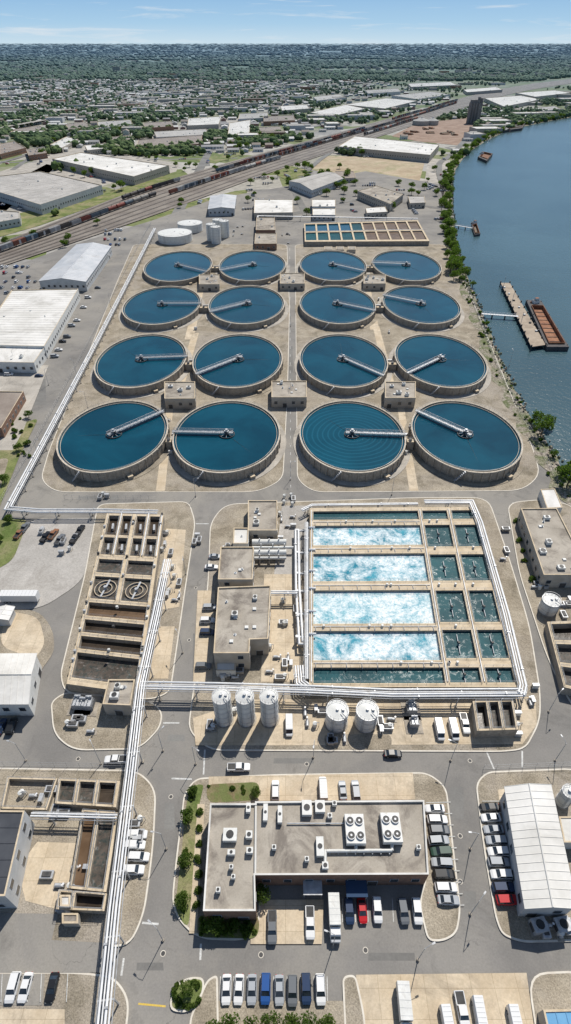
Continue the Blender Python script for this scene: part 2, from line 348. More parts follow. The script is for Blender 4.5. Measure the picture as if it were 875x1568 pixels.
def shrub_mesh(name,r):
    mb=MB()
    for i in range(4): mb.tube([(0,0,0),(U(-.5,.5)*r,U(-.5,.5)*r,r*.8)],.06,bark,4)
    bl=[(U(-.45,.45)*r,U(-.45,.45)*r,r*U(.45,.75),r*U(.4,.55)) for _ in range(6)]
    leaf_cloud(mb,bl,70,.26,leaf); return mb.mesh(name)
shrubs=[shrub_mesh('shrub',1.5),shrub_mesh('shrub',1.9),shrub_mesh('shrub',1.3)]
def tree(px,py,sc=1,world=False):
    x,y=(px,py) if world else g2(px,py)
    return inst('tree',random.choice(trees),x,y,0,R()*6.28,(sc*U(.9,1.15),sc*U(.9,1.15),sc*U(.85,1.1)))
def shrub(px,py,sc=1,world=False):
    x,y=(px,py) if world else g2(px,py)
    return inst('shrub',random.choice(shrubs),x,y,.1,R()*6.28,(sc*U(.85,1.2),sc*U(.85,1.2),sc*U(.8,1.1)))
def loft(mb,secs,mat):
    vs=[];n=len(secs)
    for x,hw,zb,zt in secs: vs+=[(x,-hw,zb),(x,hw,zb),(x,hw,zt*.8+zb*.2),(x,hw*.88,zt),(x,-hw*.88,zt),(x,-hw,zt*.8+zb*.2)]
    fs=[(i*6+j,i*6+(j+1)%6,(i+1)*6+(j+1)%6,(i+1)*6+j) for i in range(n-1) for j in range(6)]
    mb.add(vs,fs,mat); mb.add(vs[:6],[(5,4,3,2,1,0)],mat); mb.add(vs[-6:],[(0,1,2,3,4,5)],mat)
def cabin(mb,x0,x1,hw,z0,a0,a1,hw1,z1,top=None):
    vs=[(x0,-hw,z0),(x1,-hw,z0),(x1,hw,z0),(x0,hw,z0),(a0,-hw1,z1),(a1,-hw1,z1),(a1,hw1,z1),(a0,hw1,z1)]
    mb.add(vs,[(0,1,5,4),(1,2,6,5),(2,3,7,6),(3,0,4,7)],glass)
    mb.box((a0+a1)/2,0,z1-.02,(a1-a0)+.08,hw1*2+.06,.07,top or carp)
    for sy in(-1,1):
        for xa,xb in((x0,a0),(x1,a1),((x0+x1)/2,(a0+a1)/2)): mb.tube([(xa,sy*(hw+.01),z0),(xb,sy*(hw1+.01),z1)],.045,carp,4)
def wheels(mb,xs,hw,r=.34):
    for x in xs:
        for sy in(-1,1): mb.tube([(x,sy*(hw-.24),r),(x,sy*(hw+.02),r)],r,rubber,12); mb.tube([(x,sy*(hw+.02),r),(x,sy*(hw+.04),r)],r*.55,steel,8)
def car_mesh(k):
    mb=MB()
    if k=='sedan':
        loft(mb,[(-2.3,.72,.4,.8),(-2.1,.88,.25,.97),(-1.3,.92,.2,1.0),(.9,.92,.2,.96),(1.9,.88,.22,.82),(2.28,.7,.3,.66)],carp)
        cabin(mb,-1.75,1.05,.8,.97,-1.05,.25,.62,1.42); wheels(mb,(-1.4,1.4),.92)
    elif k=='suv':
        loft(mb,[(-2.35,.82,.4,1.0),(-2.2,.93,.3,1.1),(.9,.95,.25,1.12),(1.9,.92,.28,1.0),(2.35,.78,.35,.8)],carp)
        cabin(mb,-2.2,1.15,.86,1.1,-1.95,.45,.7,1.7); wheels(mb,(-1.45,1.45),.95,.38)
    elif k=='pickup':
        loft(mb,[(-2.9,.9,.45,1.05),(-2.8,.95,.4,1.1),(1.5,.97,.35,1.12),(2.5,.94,.38,1.05),(2.85,.8,.4,.9)],carp)
        cabin(mb,-.75,1.4,.87,1.1,-.6,.75,.72,1.75); mb.box(-1.8,0,1.101,1.85,1.5,.012,solar)
        for sy in(-1,1): mb.box(-1.8,sy*.86,1.1,2.0,.12,.12,carp)
        mb.box(-2.82,0,1.1,.1,1.7,.1,carp); wheels(mb,(-1.8,1.8),.97,.42)
    elif k=='van':
        loft(mb,[(-2.8,.9,.4,2.1),(-2.75,.98,.3,2.2),(1.5,.98,.3,2.2),(1.7,.96,.3,2.1)],carp)
        loft(mb,[(1.7,.95,.3,1.35),(2.6,.9,.35,1.05),(2.85,.75,.4,.9)],carp)
        mb.add([(1.72,-.85,1.36),(1.72,.85,1.36),(1.66,.8,2.05),(1.66,-.8,2.05),(2.3,-.85,1.17),(2.3,.85,1.17)],[(4,5,2,3),(4,3,0),(5,1,2)],glass)
        wheels(mb,(-1.8,1.9),.98,.38)
        for j in range(6): mb.box(-2.4+j*.7,0,2.2,.05,1.5,.03,steel)
    elif k=='truck':
        mb.box(-1.0,0,1.0,5.6,2.3,2.2,whitep); mb.box(0,0,.6,8.2,.9,.4,darks)
        loft(mb,[(2.0,1.05,.6,2.3),(2.2,1.1,.5,2.4),(3.3,1.1,.5,2.4),(3.9,1.05,.5,1.6),(4.3,.95,.5,1.4)],carp)
        mb.add([(3.32,-1.0,2.35),(3.32,1.0,2.35),(3.92,1.0,1.62),(3.92,-1.0,1.62)],[(0,3,2,1)],glass)
        for zz in range(5): mb.box(-1.0-2.2+zz*1.1,0,3.2,.06,2.2,.03,steel)
        wheels(mb,(-2.9,-2.0,3.1),1.1,.48)
    for sy in(-1,1):
        if k in('sedan','suv'): mb.box(-2.3,sy*.6,.72,.06,.25,.12,redl); mb.box(2.27,sy*.55,.55,.06,.3,.1,whitep)
    return mb.mesh('parked_'+k)
CARS={k:car_mesh(k) for k in('sedan','suv','pickup','van','truck')}
NM={'sedan':'parked_car','suv':'parked_suv','pickup':'pickup_truck','van':'parked_van','truck':'box_truck'}
CC={'w':(.70,.70,.69),'s':(.36,.38,.40),'g':(.14,.15,.16),'k':(.015,.016,.018),'b':(.02,.08,.26),'d':(.02,.04,.09),'r':(.45,.015,.02),'t':(.35,.28,.2),'n':(.03,.07,.05),'o':(.25,.12,.06)}
def car(px,py,rot=0,c='w',k=None,world=False,sc=1.0):
    x,y=(px,py) if world else g2(px,py,.8)
    k=k or random.choice(('sedan','sedan','suv','suv'))
    return inst(NM[k],CARS[k],x,y,.17,math.radians(rot)+U(-.03,.03),sc,CC[c])
def rc(): return random.choice('wwwwssssgggkkbdr')
# ---------------------------------------------------------------- buildings
def rooftop(mb,p,z,n):
    xs=[q[0] for q in p];ys=[q[1] for q in p];pi=inset(p,2.2);c=0;t=0
    while c<n and t<200:
        t+=1; x=U(min(xs),max(xs));y=U(min(ys),max(ys))
        if not inpoly(x,y,pi): continue
        c+=1;k=R()
        if k<.35:
            a,b,hh=U(1.2,2.4),U(1.2,2.2),U(.9,1.4); mb.box(x,y,z+.15,a,b,hh,whitep); mb.cyl(x,y,z+.15+hh,z+.25+hh,.42*min(a,b),steel,12,mt=solar); mb.box(x,y,z,a*.8,b*.8,.15,darks)
        elif k<.7:
            mb.cyl(x,y,z,z+U(.5,1),U(.15,.35),whitep,10,cone=.15); mb.cyl(x,y,z,z+.12,.5,steel,10)
        else:
            mb.box(x,y,z,1.1,1.1,.35,steel); mb.box(x,y,z+.35,.95,.95,.08,whitep)
def wallopen(mb,a,b,h,st_,door):
    a=Vector(a);b=Vector(b);e=b-a;Ln=e.length
    if Ln<4: return
    t=e/Ln; nn=Vector((t.y,-t.x)); rot=math.atan2(t.y,t.x); n=max(1,int(Ln/4.2)); sp=Ln/n
    di=random.randrange(n) if door else -1
    for i in range(n):
        c=a+t*(sp*(i+.5))
        if i==di:
            q=c+nn*.03; mb.box(q.x,q.y,.12,2.3,.1,2.5,steel,rot); q=c+nn*.07; mb.box(q.x,q.y,.12,2.0,.1,2.3,darks,rot); continue
        for s in range(st_):
            z0=s*(h/st_)+h/st_*.38; hh=min(1.5,h/st_*.4)
            q=c+nn*.02; mb.box(q.x,q.y,z0-.1,1.8,.1,hh+.2,steel,rot); q=c+nn*.05; mb.box(q.x,q.y,z0,1.6,.1,hh,glass,rot)
def bld(name,q,h,roof=None,wall=None,par=.5,win=1,units=0,trim=None,world=False,seams=0):
    roof=roof or roofm; wall=wall or beige; p=ccw([g2(x,y,h+par) for x,y in q] if not world else q); mb=MB()
    mb.prism(p,-.4,h+par,wall,False); i=inset(p,.35);n=len(p); zt=h+par; tm=trim or walltop
    mb.add([(a[0],a[1],zt) for a in p]+[(a[0],a[1],zt) for a in i],[(k,(k+1)%n,n+(k+1)%n,n+k) for k in range(n)],tm)
    mb.add([(a[0],a[1],zt) for a in i]+[(a[0],a[1],h) for a in i],[(k,(k+1)%n,n+(k+1)%n,n+k) for k in range(n)],tm)
    mb.poly(i,roof,h)
    if seams and n==4:
        V=[Vector(a) for a in i]
        if (V[1]-V[0]).length<(V[2]-V[1]).length: V=V[1:]+V[:1]
        k=int((V[1]-V[0]).length/seams)
        for j in range(1,k):
            a=V[0].lerp(V[1],j/k);b=V[3].lerp(V[2],j/k); mb.tube([(a.x,a.y,h+.02),(b.x,b.y,h+.02)],.09,roof,4,False)
    if win:
        for k in range(n): wallopen(mb,p[k],p[(k+1)%n],h,win,k%2==0)
    if units: rooftop(mb,p,h,units)
    return mb.obj(name)
def gable(name,q,h,rh=1.5,roof=None,wall=None,ribs=2.0,world=False,win=1,vents=0):
    roof=roof or roofmetal; wall=wall or metalw
    p=ccw([g2(x,y,h) for x,y in q] if not world else q); V=[Vector(a) for a in p]
    if (V[1]-V[0]).length+(V[3]-V[2]).length<(V[2]-V[1]).length+(V[0]-V[3]).length: V=V[1:]+V[:1]
    mb=MB(); p=[tuple(v) for v in V]; mb.prism(p,-.4,h-.05,wall,False)
    m0=(V[0]+V[3])/2; m1=(V[1]+V[2])/2; ax=(m1-m0).normalized(); o=ax*.4
    r0=m0-o; r1=m1+o
    for a,b in((V[0],V[1]),(V[3],V[2])):
        s=(a-m0).normalized()*.5; A=a-o+s;B=b+o+s; ze=h-.05
        for dz,mt in((0,roof),(-.14,steel)): mb.add([(A.x,A.y,ze+dz),(B.x,B.y,ze+dz),(r1.x,r1.y,h+rh+dz),(r0.x,r0.y,h+rh+dz)],[(0,1,2,3)],mt)
        if ribs:
            Ln=(B-A).length; k=int(Ln/ribs)
            for i in range(k+1):
                u=i/k; e=A.lerp(B,u); r_=r0.lerp(r1,u)
                mb.tube([(e.x,e.y,ze+.03),(r_.x,r_.y,h+rh+.03)],.07,roof,4)
    for a,b,m in((V[0],V[3],m0),(V[1],V[2],m1)): mb.add([(a.x,a.y,h-.05),(b.x,b.y,h-.05),(m.x,m.y,h+rh-.06)],[(0,1,2)],wall)
    mb.tube([(r0.x,r0.y,h+rh+.05),(r1.x,r1.y,h+rh+.05)],.18,roof,6)
    if win:
        for k in range(4): wallopen(mb,p[k],p[(k+1)%4],h,1,True)
    for i in range(vents):
        c=m0.lerp(m1,(i+.5)/vents); mb.cyl(c.x,c.y,h+rh-.1,h+rh+.7,.5,steel,10,cone=.2)
    return mb.obj(name)
# ---------------------------------------------------------------- clarifiers
CLAR=[(222,325,384,431,310,413),(336,438,383,430,345,411),(459,561,383,430,552,412),(571,674,383,430,578,401),
(190,307,438,497,303,463),(320,436,437,496,325,475),(459,575,437,496,570,473),(587,703,437,496,596,452),
(149,285,511,594,280,544),(296,433,511,594,303,570),(459,593,511,594,585,572),(606,742,511,594,615,574),
(93,256,613,724,240,632),(266,429,613,724,272,659),(459,620,613,724,618,663),(632,794,613,724,650,632)]
TC=[]
def clarifier(i,xl,xr,top,bot,bx,by):
    h=(3.8,4.2,4.6,5.0)[i//4]
    y0=G(CX,top,h)[1];y1=G(CX,bot,h)[1];yc=(y0+y1)/2;ry=(y0-y1)/2; row=PX(0,yc,h)[1]
    a=G(xl,row,h)[0];b=G(xr,row,h)[0];xc=(a+b)/2;rx=(b-a)/2;ky=ry/rx; TC.append((xc,yc,rx,ry,h))
    mb=MB()
    p=[(xc+rx*1.12*math.cos(t*math.pi/32),yc+ry*1.10*math.sin(t*math.pi/32)) for t in range(64)]
    mb2=MB(); mb2.poly(p,concg if i%3 else gravel,.19+nz()); mb2.obj('tank_apron')
    n=96
    wm=wblue if i!=14 else water('clarifier_water_rippled',(.001,.045,.074),(.003,.070,.11),.03,.12,1.2,.15,rings=(xc,yc,h-.75),spec=.3)
    mb.ring(xc,yc,0,h,rx-.5,rx,wallc,n,ky,tankrim)
    mb.ring(xc,yc,h-.3,h+.1,rx-.08,rx+.15,tankrim,n,ky)
    mb.ring(xc,yc,h-1.1,h-.3,rx-1.45,rx-1.3,tankrim,n,ky)
    mb.cyl(xc,yc,h-.9,h-.75,rx-.45,wm,n,ky=ky)
    for k in range(44):
        t=k*2*math.pi/44; x=xc+(rx+.16)*math.cos(t);y=yc+(ry+.16*ky)*math.sin(t); mb.box(x,y,0,.35,.7,h-.3,wallc,t)
    mb.ring(xc,yc,h+1.0,h+1.05,rx-.3,rx-.25,steel,n,ky)
    for k in range(64):
        t=k*2*math.pi/64; mb.box(xc+(rx-.27)*math.cos(t),yc+(ry-.27)*math.sin(t),h,.06,.06,1.1,steel)
    e=G(bx,by,h+1); d=Vector((e[0]-xc,e[1]-yc)); ang=math.atan2(d.y,d.x)
    k=1/math.sqrt((math.cos(ang)/rx)**2+(math.sin(ang)/ry)**2)
    t=Vector((math.cos(ang),math.sin(ang)));nn=Vector((-t.y,t.x)); c=Vector((xc,yc)); L0=-3.0;L1=k+.6; mid=c+t*(L0+L1)/2
    mb.box(mid.x,mid.y,h+.55,L1-L0,1.5,.14,steel,ang)
    for s in(-1,1):
        A=c+t*L0+nn*s*.95;B=c+t*L1+nn*s*.95
        for zz in(.35,1.05,1.7): mb.tube([(A.x,A.y,h+zz),(B.x,B.y,h+zz)],.09 if zz!=1.05 else .05,steel,5)
        m=int((L1-L0)/1.8)
        for j in range(m):
            P=A.lerp(B,j/m);Q=A.lerp(B,(j+1)/m); mb.tube([(P.x,P.y,h+.35),(P.x,P.y,h+1.7)],.06,steel,4,False)
            mb.tube([(P.x,P.y,h+(.35 if j%2 else 1.7)),(Q.x,Q.y,h+(1.7 if j%2 else .35))],.05,steel,4,False)
    mb.ring(xc,yc,h-1,h-.25,3.4,3.6,darks,28,1); mb.cyl(xc,yc,h-1,h+1.3,1.1,darks,16,mt=steel); mb.cyl(xc,yc,h+1.3,h+2.2,.6,steel,12)
    for j in range(8):
        a_=j*math.pi/4; mb.tube([(xc,yc,h-.1),(xc+3.5*math.cos(a_),yc+3.5*math.sin(a_),h-.1)],.1,steel,5)
    a2=ang+2.4; mb.tube([(xc,yc,h-.6),(xc+.7*rx*math.cos(a2),yc+.7*ry*math.sin(a2),h-.8)],.05,darks,4)
    mb.box(xc+(rx+1.2)*math.cos(-1.05),yc+(ry+1.2)*math.sin(-1.05),0,2.2,2.2,1.6,wallc,-1.05,mt=walltop)
    sx=xc+rx*math.cos(-1.9)-.2; sy=yc+ry*math.sin(-1.9)-.9
    for j in range(8): mb.box(sx-3+j*.5,sy,j*h/8,.45,1.0,h/8+.05,steel)
    mb.obj('clarifier_tank')
island('gravel_island',[(205,374),(440,374),(444,470),(441,600),(434,735),(395,754),(85,754),(62,735),(75,690),(128,560),(180,430)],gravel,8)
island('gravel_island',[(452,374),(682,374),(722,455),(765,560),(818,690),(828,728),(800,752),(480,754),(455,735)],gravel,8)
for x0,y0,x1,y1 in((262,612,246,752),(310,430,290,520),(300,510,270,610),(576,500,604,612),(612,612,634,752),(560,430,574,505)):
    pad('concrete_walkway',[(x0-5,y0),(x0+5,y0),(x1+7,y1),(x1-7,y1)],concpad,.13)
for i,c in enumerate(CLAR): clarifier(i,*c)
for i in range(0,16,2):
    a=TC[i];b=TC[i+1]; mb=MB(); x0=a[0]+a[2]-.3;x1=b[0]-b[2]+.3; ym=(a[1]+b[1])/2
    mb.box((x0+x1)/2,ym-5,0,x1-x0-1.2,2.6,a[4]-.6,wallc,0,mt=walltop); mb.box((x0+x1)/2,ym-5,a[4]-.6,1.2,1.2,.9,darks)
    for s in(-1,1): mb.tube([(x0+.5,ym-5+s*1.2,a[4]+.3),(x1-.5,ym-5+s*1.2,a[4]+.3)],.06,steel,5)
    mb.tube([(x0+1,ym+6,.8),(x1-1,ym+6,.8)],.5,pipew,10); mb.obj('splitter_box')
for (a,b,c,d) in((305,420,336,435),(429,418,467,434),(557,420,591,434),(252,584,299,610),(416,583,470,608),(590,584,637,609)):
    bld('pump_house',rectpx(a,b,c,d),4.6 if b<500 else 5.4,units=7)
# ---------------------------------------------------------------- basins
def vfn(top,bot,h):
    a=G(0,top,h)[1];b=G(0,bot,h)[1]
    return lambda y:(a-G(0,y,h)[1])/(a-b)
def basin(name,q,h,cells,rails=True,wall=None,top=None,base=0):
    W=[Vector(g2(x,y,h)) for x,y in q]
    def P(u,v):
        a=W[0].lerp(W[1],u); b=W[3].lerp(W[2],u); return a.lerp(b,v)
    us=sorted({0,1}|{c[0] for c in cells}|{c[1] for c in cells}); vs=sorted({0,1}|{c[2] for c in cells}|{c[3] for c in cells})
    mb=MB(); wall=wall or wallc; top=top or walltop
    mb.prism([tuple(w) for w in W],base,h,wall,False)
    for i in range(len(us)-1):
        for j in range(len(vs)-1):
            cu=(us[i]+us[i+1])/2;cv=(vs[j]+vs[j+1])/2
            if any(c[0]<cu<c[1] and c[2]<cv<c[3] for c in cells): continue
            mb.add([(*P(us[i],vs[j]),h),(*P(us[i+1],vs[j]),h),(*P(us[i+1],vs[j+1]),h),(*P(us[i],vs[j+1]),h)],[(3,2,1,0)],top)
    for c in cells:
        u0,u1,v0,v1,mt,dp=c[:6]; C=[P(u0,v0),P(u1,v0),P(u1,v1),P(u0,v1)]
        for k in range(4):
            a=C[k];b=C[(k+1)%4]; mb.add([(*a,h),(*b,h),(*b,h-dp-.3),(*a,h-dp-.3)],[(0,1,2,3)],wall)
            if rails and len(c)<7:
                Ln=(b-a).length; o=(sum(C,Vector((0,0)))/4); a_=a+(a-o).normalized()*.15; b_=b+(b-o).normalized()*.15
                for zz in(.6,1.1): mb.tube([(*a_,h+zz),(*b_,h+zz)],.035,steel,4,False)
                n=max(1,int(Ln/2.5))
                for t in range(n): w=a_.lerp(b_,t/n); mb.tube([(*w,h),(*w,h+1.1)],.04,steel,4,False)
        mb.add([(*p,h-dp) for p in C],[(3,2,1,0)],mt)
    return mb,P
cells=[]
for i in range(10):
    u0=.01+i*.099; cells+= [(u0,u0+.085,.06,.47,wblue if i<4 else (wteal if i<5 else wbrown),.9,0),(u0,u0+.085,.53,.93,wteal if i<5 else wbrown,.9,0)]
mb,P=basin('settling_basin',[(466,342),(640,337),(658,369),(467,370)],4,cells)
for i in range(40):
    p=P(i/40,1.0); mb.tube([(p.x,p.y-.1,0),(p.x,p.y-.1,4)],.2,wallc,4)
for v in(.0,.5): mb.tube([(*P(0,v),4.6),(*P(1,v),4.6)],.25,pipew,6)
mb.obj('settling_basin')
f=vfn(778,1052,4); cells=[]
for y0,y1,mt in((783,796,wteal),(805,835,wfoam),(848,890,wfoam),(904,955,wfoam2),(966,1011,wfoam),(1022,1046,wteal)):
    cells.append((.02,.648,f(y0),f(y1),mt,.9))
for u0,u1 in((.672,.822),(.848,.982)):
    for y0,y1 in((783,796),(805,838),(850,890),(905,953),(965,1008),(1022,1045)): cells.append((u0,u1,f(y0),f(y1),wteal,.9))
mb,P=basin('aeration_basin',[(475,778),(728,776),(797,1052),(474,1052)],4,cells)
for y in(820,870,930,985,1033):
    for u in(.747,.915):
        v=f(y); a=P(u,v-.045);b=P(u,v+.045); mb.tube([(a.x,a.y,3.5),(b.x,b.y,3.5)],.14,steel,5); c=P(u,v); mb.cyl(c.x,c.y,2.2,4.1,.3,steel,10); mb.box(c.x,c.y,4.0,.6,.6,.5,darks)
for u in(.66,.835,.991,.009): mb.tube([(*P(u,.02),4.25),(*P(u,.98),4.25)],.15 if u<.9 else .25,pipew,6)
for y in(841,897,960,1016,800):
    v=f(y); a=P(.02,v);b=P(.65,v); mb.tube([(a.x,a.y,4.2),(b.x,b.y,4.2)],.12,pipew,6)
    for k in range(9):
        p=P(.03+k*.075,v); mb.tube([(p.x,p.y,4.2),(p.x,p.y-1.6,4.2),(p.x,p.y-1.6,3.0)],.08,steel,5)
    for k in range(5): p=P(.05+R()*.9,v); mb.box(p.x,p.y,4,.6,.6,.9,whitep)
mb.obj('aeration_basin')
# ---------------------------------------------------------------- islands of middle block
island('gravel_island',[(322,800),(345,772),(640,762),(748,762),(782,860),(812,960),(828,1060),(828,1105),(805,1148),(770,1152),(320,1150),(288,1118),(292,1085),(318,900)],gravel,7)
pad('concrete_pad',[(380,1072),(820,1068),(822,1110),(800,1140),(435,1142),(300,1142),(296,1100)],concpad,.13)
pad('gravel_patch',[(495,1125),(600,1125),(600,1148),(500,1148)],gravel,.145,r=3)
pad('concrete_pad',[(405,880),(470,880),(470,1045),(400,1045)],concpad,.14)
pad('concrete_pad',[(432,775),(470,775),(470,880),(420,880)],gravelg,.15)
pad('concrete_pad',[(303,905),(330,905),(325,1045),(296,1045)],concpad,.16)
island('gravel_island',[(78,1075),(100,1060),(235,1075),(250,1092),(246,1115),(215,1148),(112,1150),(82,1125)],gravel,5)
island('gravel_island',[(150,772),(290,768),(300,800),(285,900),(262,1060),(235,1072),(100,1062),(92,1035),(130,880)],gravel,4)
pad('concrete_pad',[(255,810),(285,812),(275,930),(245,935)],concpad,.14)
pad('concrete_pad',[(240,960),(268,960),(258,1040),(230,1040)],concpad,.14)
pad('gravel_yard',[(45,795),(155,793),(128,890),(60,935),(-40,930),(-10,880)],gravelg,.02,r=6)
pad('gravel_yard',[(-40,930),(60,935),(82,965),(84,1000),(60,1030),(45,1100),(-60,1100)],gravel,.03,r=6)
pad('concrete_pad',[(10,935),(60,945),(70,985),(55,1010),(0,990)],concpad,.05,r=4)
f=vfn(786,1055,3.6); cells=[]
for (u0,u1) in((.05,.24),(.29,.46),(.54,.71),(.77,.95)):
    for y0,y1 in((789,819),(823,850)): cells.append((u0,u1,f(y0),f(y1),wgrey if y0>800 else wsludge,1.8))
for (u0,u1) in((.05,.45),(.53,.95)): cells+=[(u0,u1,f(857),f(878),wgrey,1.2),(u0,u1,f(884),f(919),wgrey,.9)]
for y0,y1,mt in((925,946,wbrown),(952,972,wsludge),(978,998,wsludge),(1004,1044,wgrey)): cells.append((.05,.95,f(y0),f(y1),mt,1.7))
mb,P=basin('primary_settling_basin',[(164,786),(251,788),(212,1062),(102,1047)],3.6,cells)
for u in(.25,.74):
    c=P(u,f(901))
    for r_ in(3.6,2.2): mb.ring(c.x,c.y,2.6,3.3,r_-.2,r_,steel,28,1,walltop)
    mb.cyl(c.x,c.y,2.6,4.2,.5,steel,10); mb.box(c.x,c.y,3.3,7.5,.6,.15,steel,1.4)
for y in(804,836):
    for u in(.145,.375,.625,.86): c=P(u,f(y)); mb.box(c.x,c.y,2.0,.7,3,1.2,steel,.15)
for u in(.265,.74,.975): mb.tube([(*P(u,.0),3.95),(*P(u,.3),3.95)],.2,pipew,6)
for k in range(26):
    c=P(random.choice((.02,.5,.975)),R()); mb.box(c.x,c.y,3.6,.7,.6,.9,random.choice((whitep,steel,darks)))
mb.obj('primary_settling_basin')
bld('control_building',[(166,1040),(207,1040),(200,1080),(157,1078)],5,units=4)
bld('blower_building',rectpx(380,766,425,812),5,units=5)
bld('blower_building',[(358,808),(381,808),(380,832),(357,832)],6,roof=roofw,wall=whitep,units=1)
bld('electrical_building',[(338,837),(389,837),(387,887),(334,887)],8,units=3,win=2)
bld('process_building',[(334,899),(415,896),(411,978),(383,979),(382,1000),(327,1000)],7.5,units=9,win=2)
bld('storage_shed',rectpx(331,1013,361,1027),3,roof=roofw,wall=whitep,par=.2,win=0)
for k,(yy) in enumerate((826,834,842,850)):
    a=G(388,yy,4);b=G(437 if k!=1 else 448,yy,4); mb=MB(); mb.tube([(a[0]-.4,a[1],2.6),a[:2]+(2.6,),b[:2]+(2.6,),(b[0]+.4,b[1],2.6)],1.15 if k%2==0 else .5,whitep,14)
    for t in(.2,.5,.8): x=a[0]+(b[0]-a[0])*t; mb.box(x,a[1],0,.5,2,1.8,wallc); mb.tube([(x,a[1],2.6),(x,a[1],4.4)],.25,steel,6)
    mb.obj('blower_vessel')
# ---------------------------------------------------------------- silos & tanks
def silo(cx,cy,wpx,h,name='storage_silo',mat=None,cone=.8):
    x,y,_=G(cx,cy,h); d=y*ct+(H-h)*st; r=wpx/2*d/F; mb=MB(); mat=mat or whitep
    mb.cyl(x,y,0,h,r,mat,32,cone=cone,mt=mat); mb.ring(x,y,h-.1,h+.12,r-.1,r+.1,steel,32); mb.ring(x,y,0,.35,r,r+.35,wallc,32)
    for z in np.arange(2,h,2.4): mb.ring(x,y,z,z+.08,r,r+.05,steel,32)
    mb.ring(x,y,h+1.0,h+1.06,r-.12,r-.05,steel,24)
    for k in range(16): a=k*math.pi/8; mb.tube([(x+(r-.08)*math.cos(a),y+(r-.08)*math.sin(a),h),(x+(r-.08)*math.cos(a),y+(r-.08)*math.sin(a),h+1.06)],.035,steel,4)
    mb.cyl(x,y,h+cone-.1,h+cone+.4,.4,steel,10); mb.box(x+r*.5,y,h+.3,.7,.7,.5,steel)
    for s in(-.25,.25): mb.tube([(x+s-r*.5,y-r*.87-.3,0),(x+s-r*.5,y-r*.87-.3,h+1)],.05,steel,4)
    for z in np.arange(.5,h,.5): mb.box(x-r*.5,y-r*.87-.3,z,.5,.05,.05,steel)
    mb.tube([(x+r*.7,y-r*.8,0),(x+r*.7,y-r*.8,h+.6),(x+r*.3,y-r*.3,h+.8)],.12,steel,6)
    return mb.obj(name)
for x in(339,375,412): silo(x,1066,28,11.5)
for x in(517,563): silo(x,1088,34,6.5,cone=.5)
silo(268,356,52,7,'storage_tank',cone=.8); silo(291,341,38,7,'storage_tank',cone=.8)
for x,y in((323,343),(333,336),(343,338),(330,347)): silo(x,y,15,14,'storage_silo')
silo(845,919,27,5,'storage_tank',cone=.4); silo(872,1212,20,6,'storage_tank',cone=.5)
# ---------------------------------------------------------------- pipe racks
def rack(name,pp,z,n,r,gap,mat=None,sup=9):
    W=[Vector(g2(x,y,z)) for i,(x,y) in enumerate(pp)]; mb=MB(); mat=mat or pipew; m=len(W)
    N=[]
    for i in range(m):
        e1=(W[i]-W[max(i-1,0)]);e2=(W[min(i+1,m-1)]-W[i])
        if i==0:e1=e2
        if i==m-1:e2=e1
        e1.normalize();e2.normalize();n1=Vector((-e1.y,e1.x));n2=Vector((-e2.y,e2.x)); N.append((n1+n2)/max(.4,1+n1.dot(n2)))
    for k in range(n):
        o=(k-(n-1)/2)*gap; rr=r[k%len(r)]
        mb.tube([(*(W[i]+N[i]*o),z+rr) for i in range(m)],rr,mat,8)
    wd=(n-1)*gap+1.2
    for i in range(m-1):
        Ln=(W[i+1]-W[i]).length; q=max(1,int(Ln/sup)); rot=math.atan2(*(W[i+1]-W[i]).yx)
        t=(W[i+1]-W[i]).normalized();nn=Vector((-t.y,t.x))
        for j in range(q):
            c=W[i].lerp(W[i+1],(j+.5)/q)
            mb.box(c.x,c.y,z-.35,.3,wd,.3,steel,rot)
            for k in range(n):
                if (j+k)%3==0: p=c+t*1.2+nn*((k-(n-1)/2)*gap); mb.box(p.x,p.y,z+.05,.35,r[k%len(r)]*2.5,r[k%len(r)]*2.3,steel,rot)
            for s in(-1,1): p=c+nn*s*(wd/2-.2); mb.box(p.x,p.y,0,.25,.25,z-.3,steel,rot); mb.box(p.x,p.y,.1,.8,.8,.3,wallc,rot)
        for s in(-1,1):
            a=W[i]+nn*s*(wd/2-.1);b=W[i+1]+nn*s*(wd/2-.1); mb.tube([(*a,z-.1),(*b,z-.1)],.1,steel,4)
    return mb.obj(name)
rack('pipe_rack',[(237,350),(222,380),(150,520),(60,690),(12,779),(60,783),(165,783),(242,785)],3.2,3,[.3,.2,.3],.9)
rack('pipe_rack',[(257,857),(240,940),(216,1050),(200,1190),(176,1390),(157,1585)],5.5,4,[.24,.16,.26,.18],.64)
rack('pipe_rack',[(215,1050),(330,1052),(470,1056),(600,1062),(801,1061)],4.6,4,[.22,.3,.16,.25],.7)
rack('pipe_rack',[(650,769),(722,769),(735,800),(775,940),(801,1050),(798,1064)],4.8,3,[.3,.2,.3],.75,sup=12)
rack('pipe_rack',[(455,812),(456,900),(461,985),(475,985)],2.6,2,[.4,.4],1.1,sup=14)
rack('pipe_rack',[(415,908),(456,908)],4,2,[.3,.3],.9,sup=8)
rack('pipe_rack',[(462,782),(478,774),(640,772)],3,2,[.3,.25],.8,sup=10)
rack('pipe_rack',[(458,1020),(460,1045),(480,1060)],3.5,4,[.25,.25,.25,.25],.7,sup=8)
rack('pipe_rack',[(48,1248),(180,1251)],3.5,2,[.22,.22],.6,sup=8)
rack('pipe_rack',[(395,341),(395,331),(640,335)],4,2,[.3,.3],.8,sup=12)
rack('pipe_rack',[(470,800),(470,1040)],4.2,2,[.2,.2],.5,sup=14)
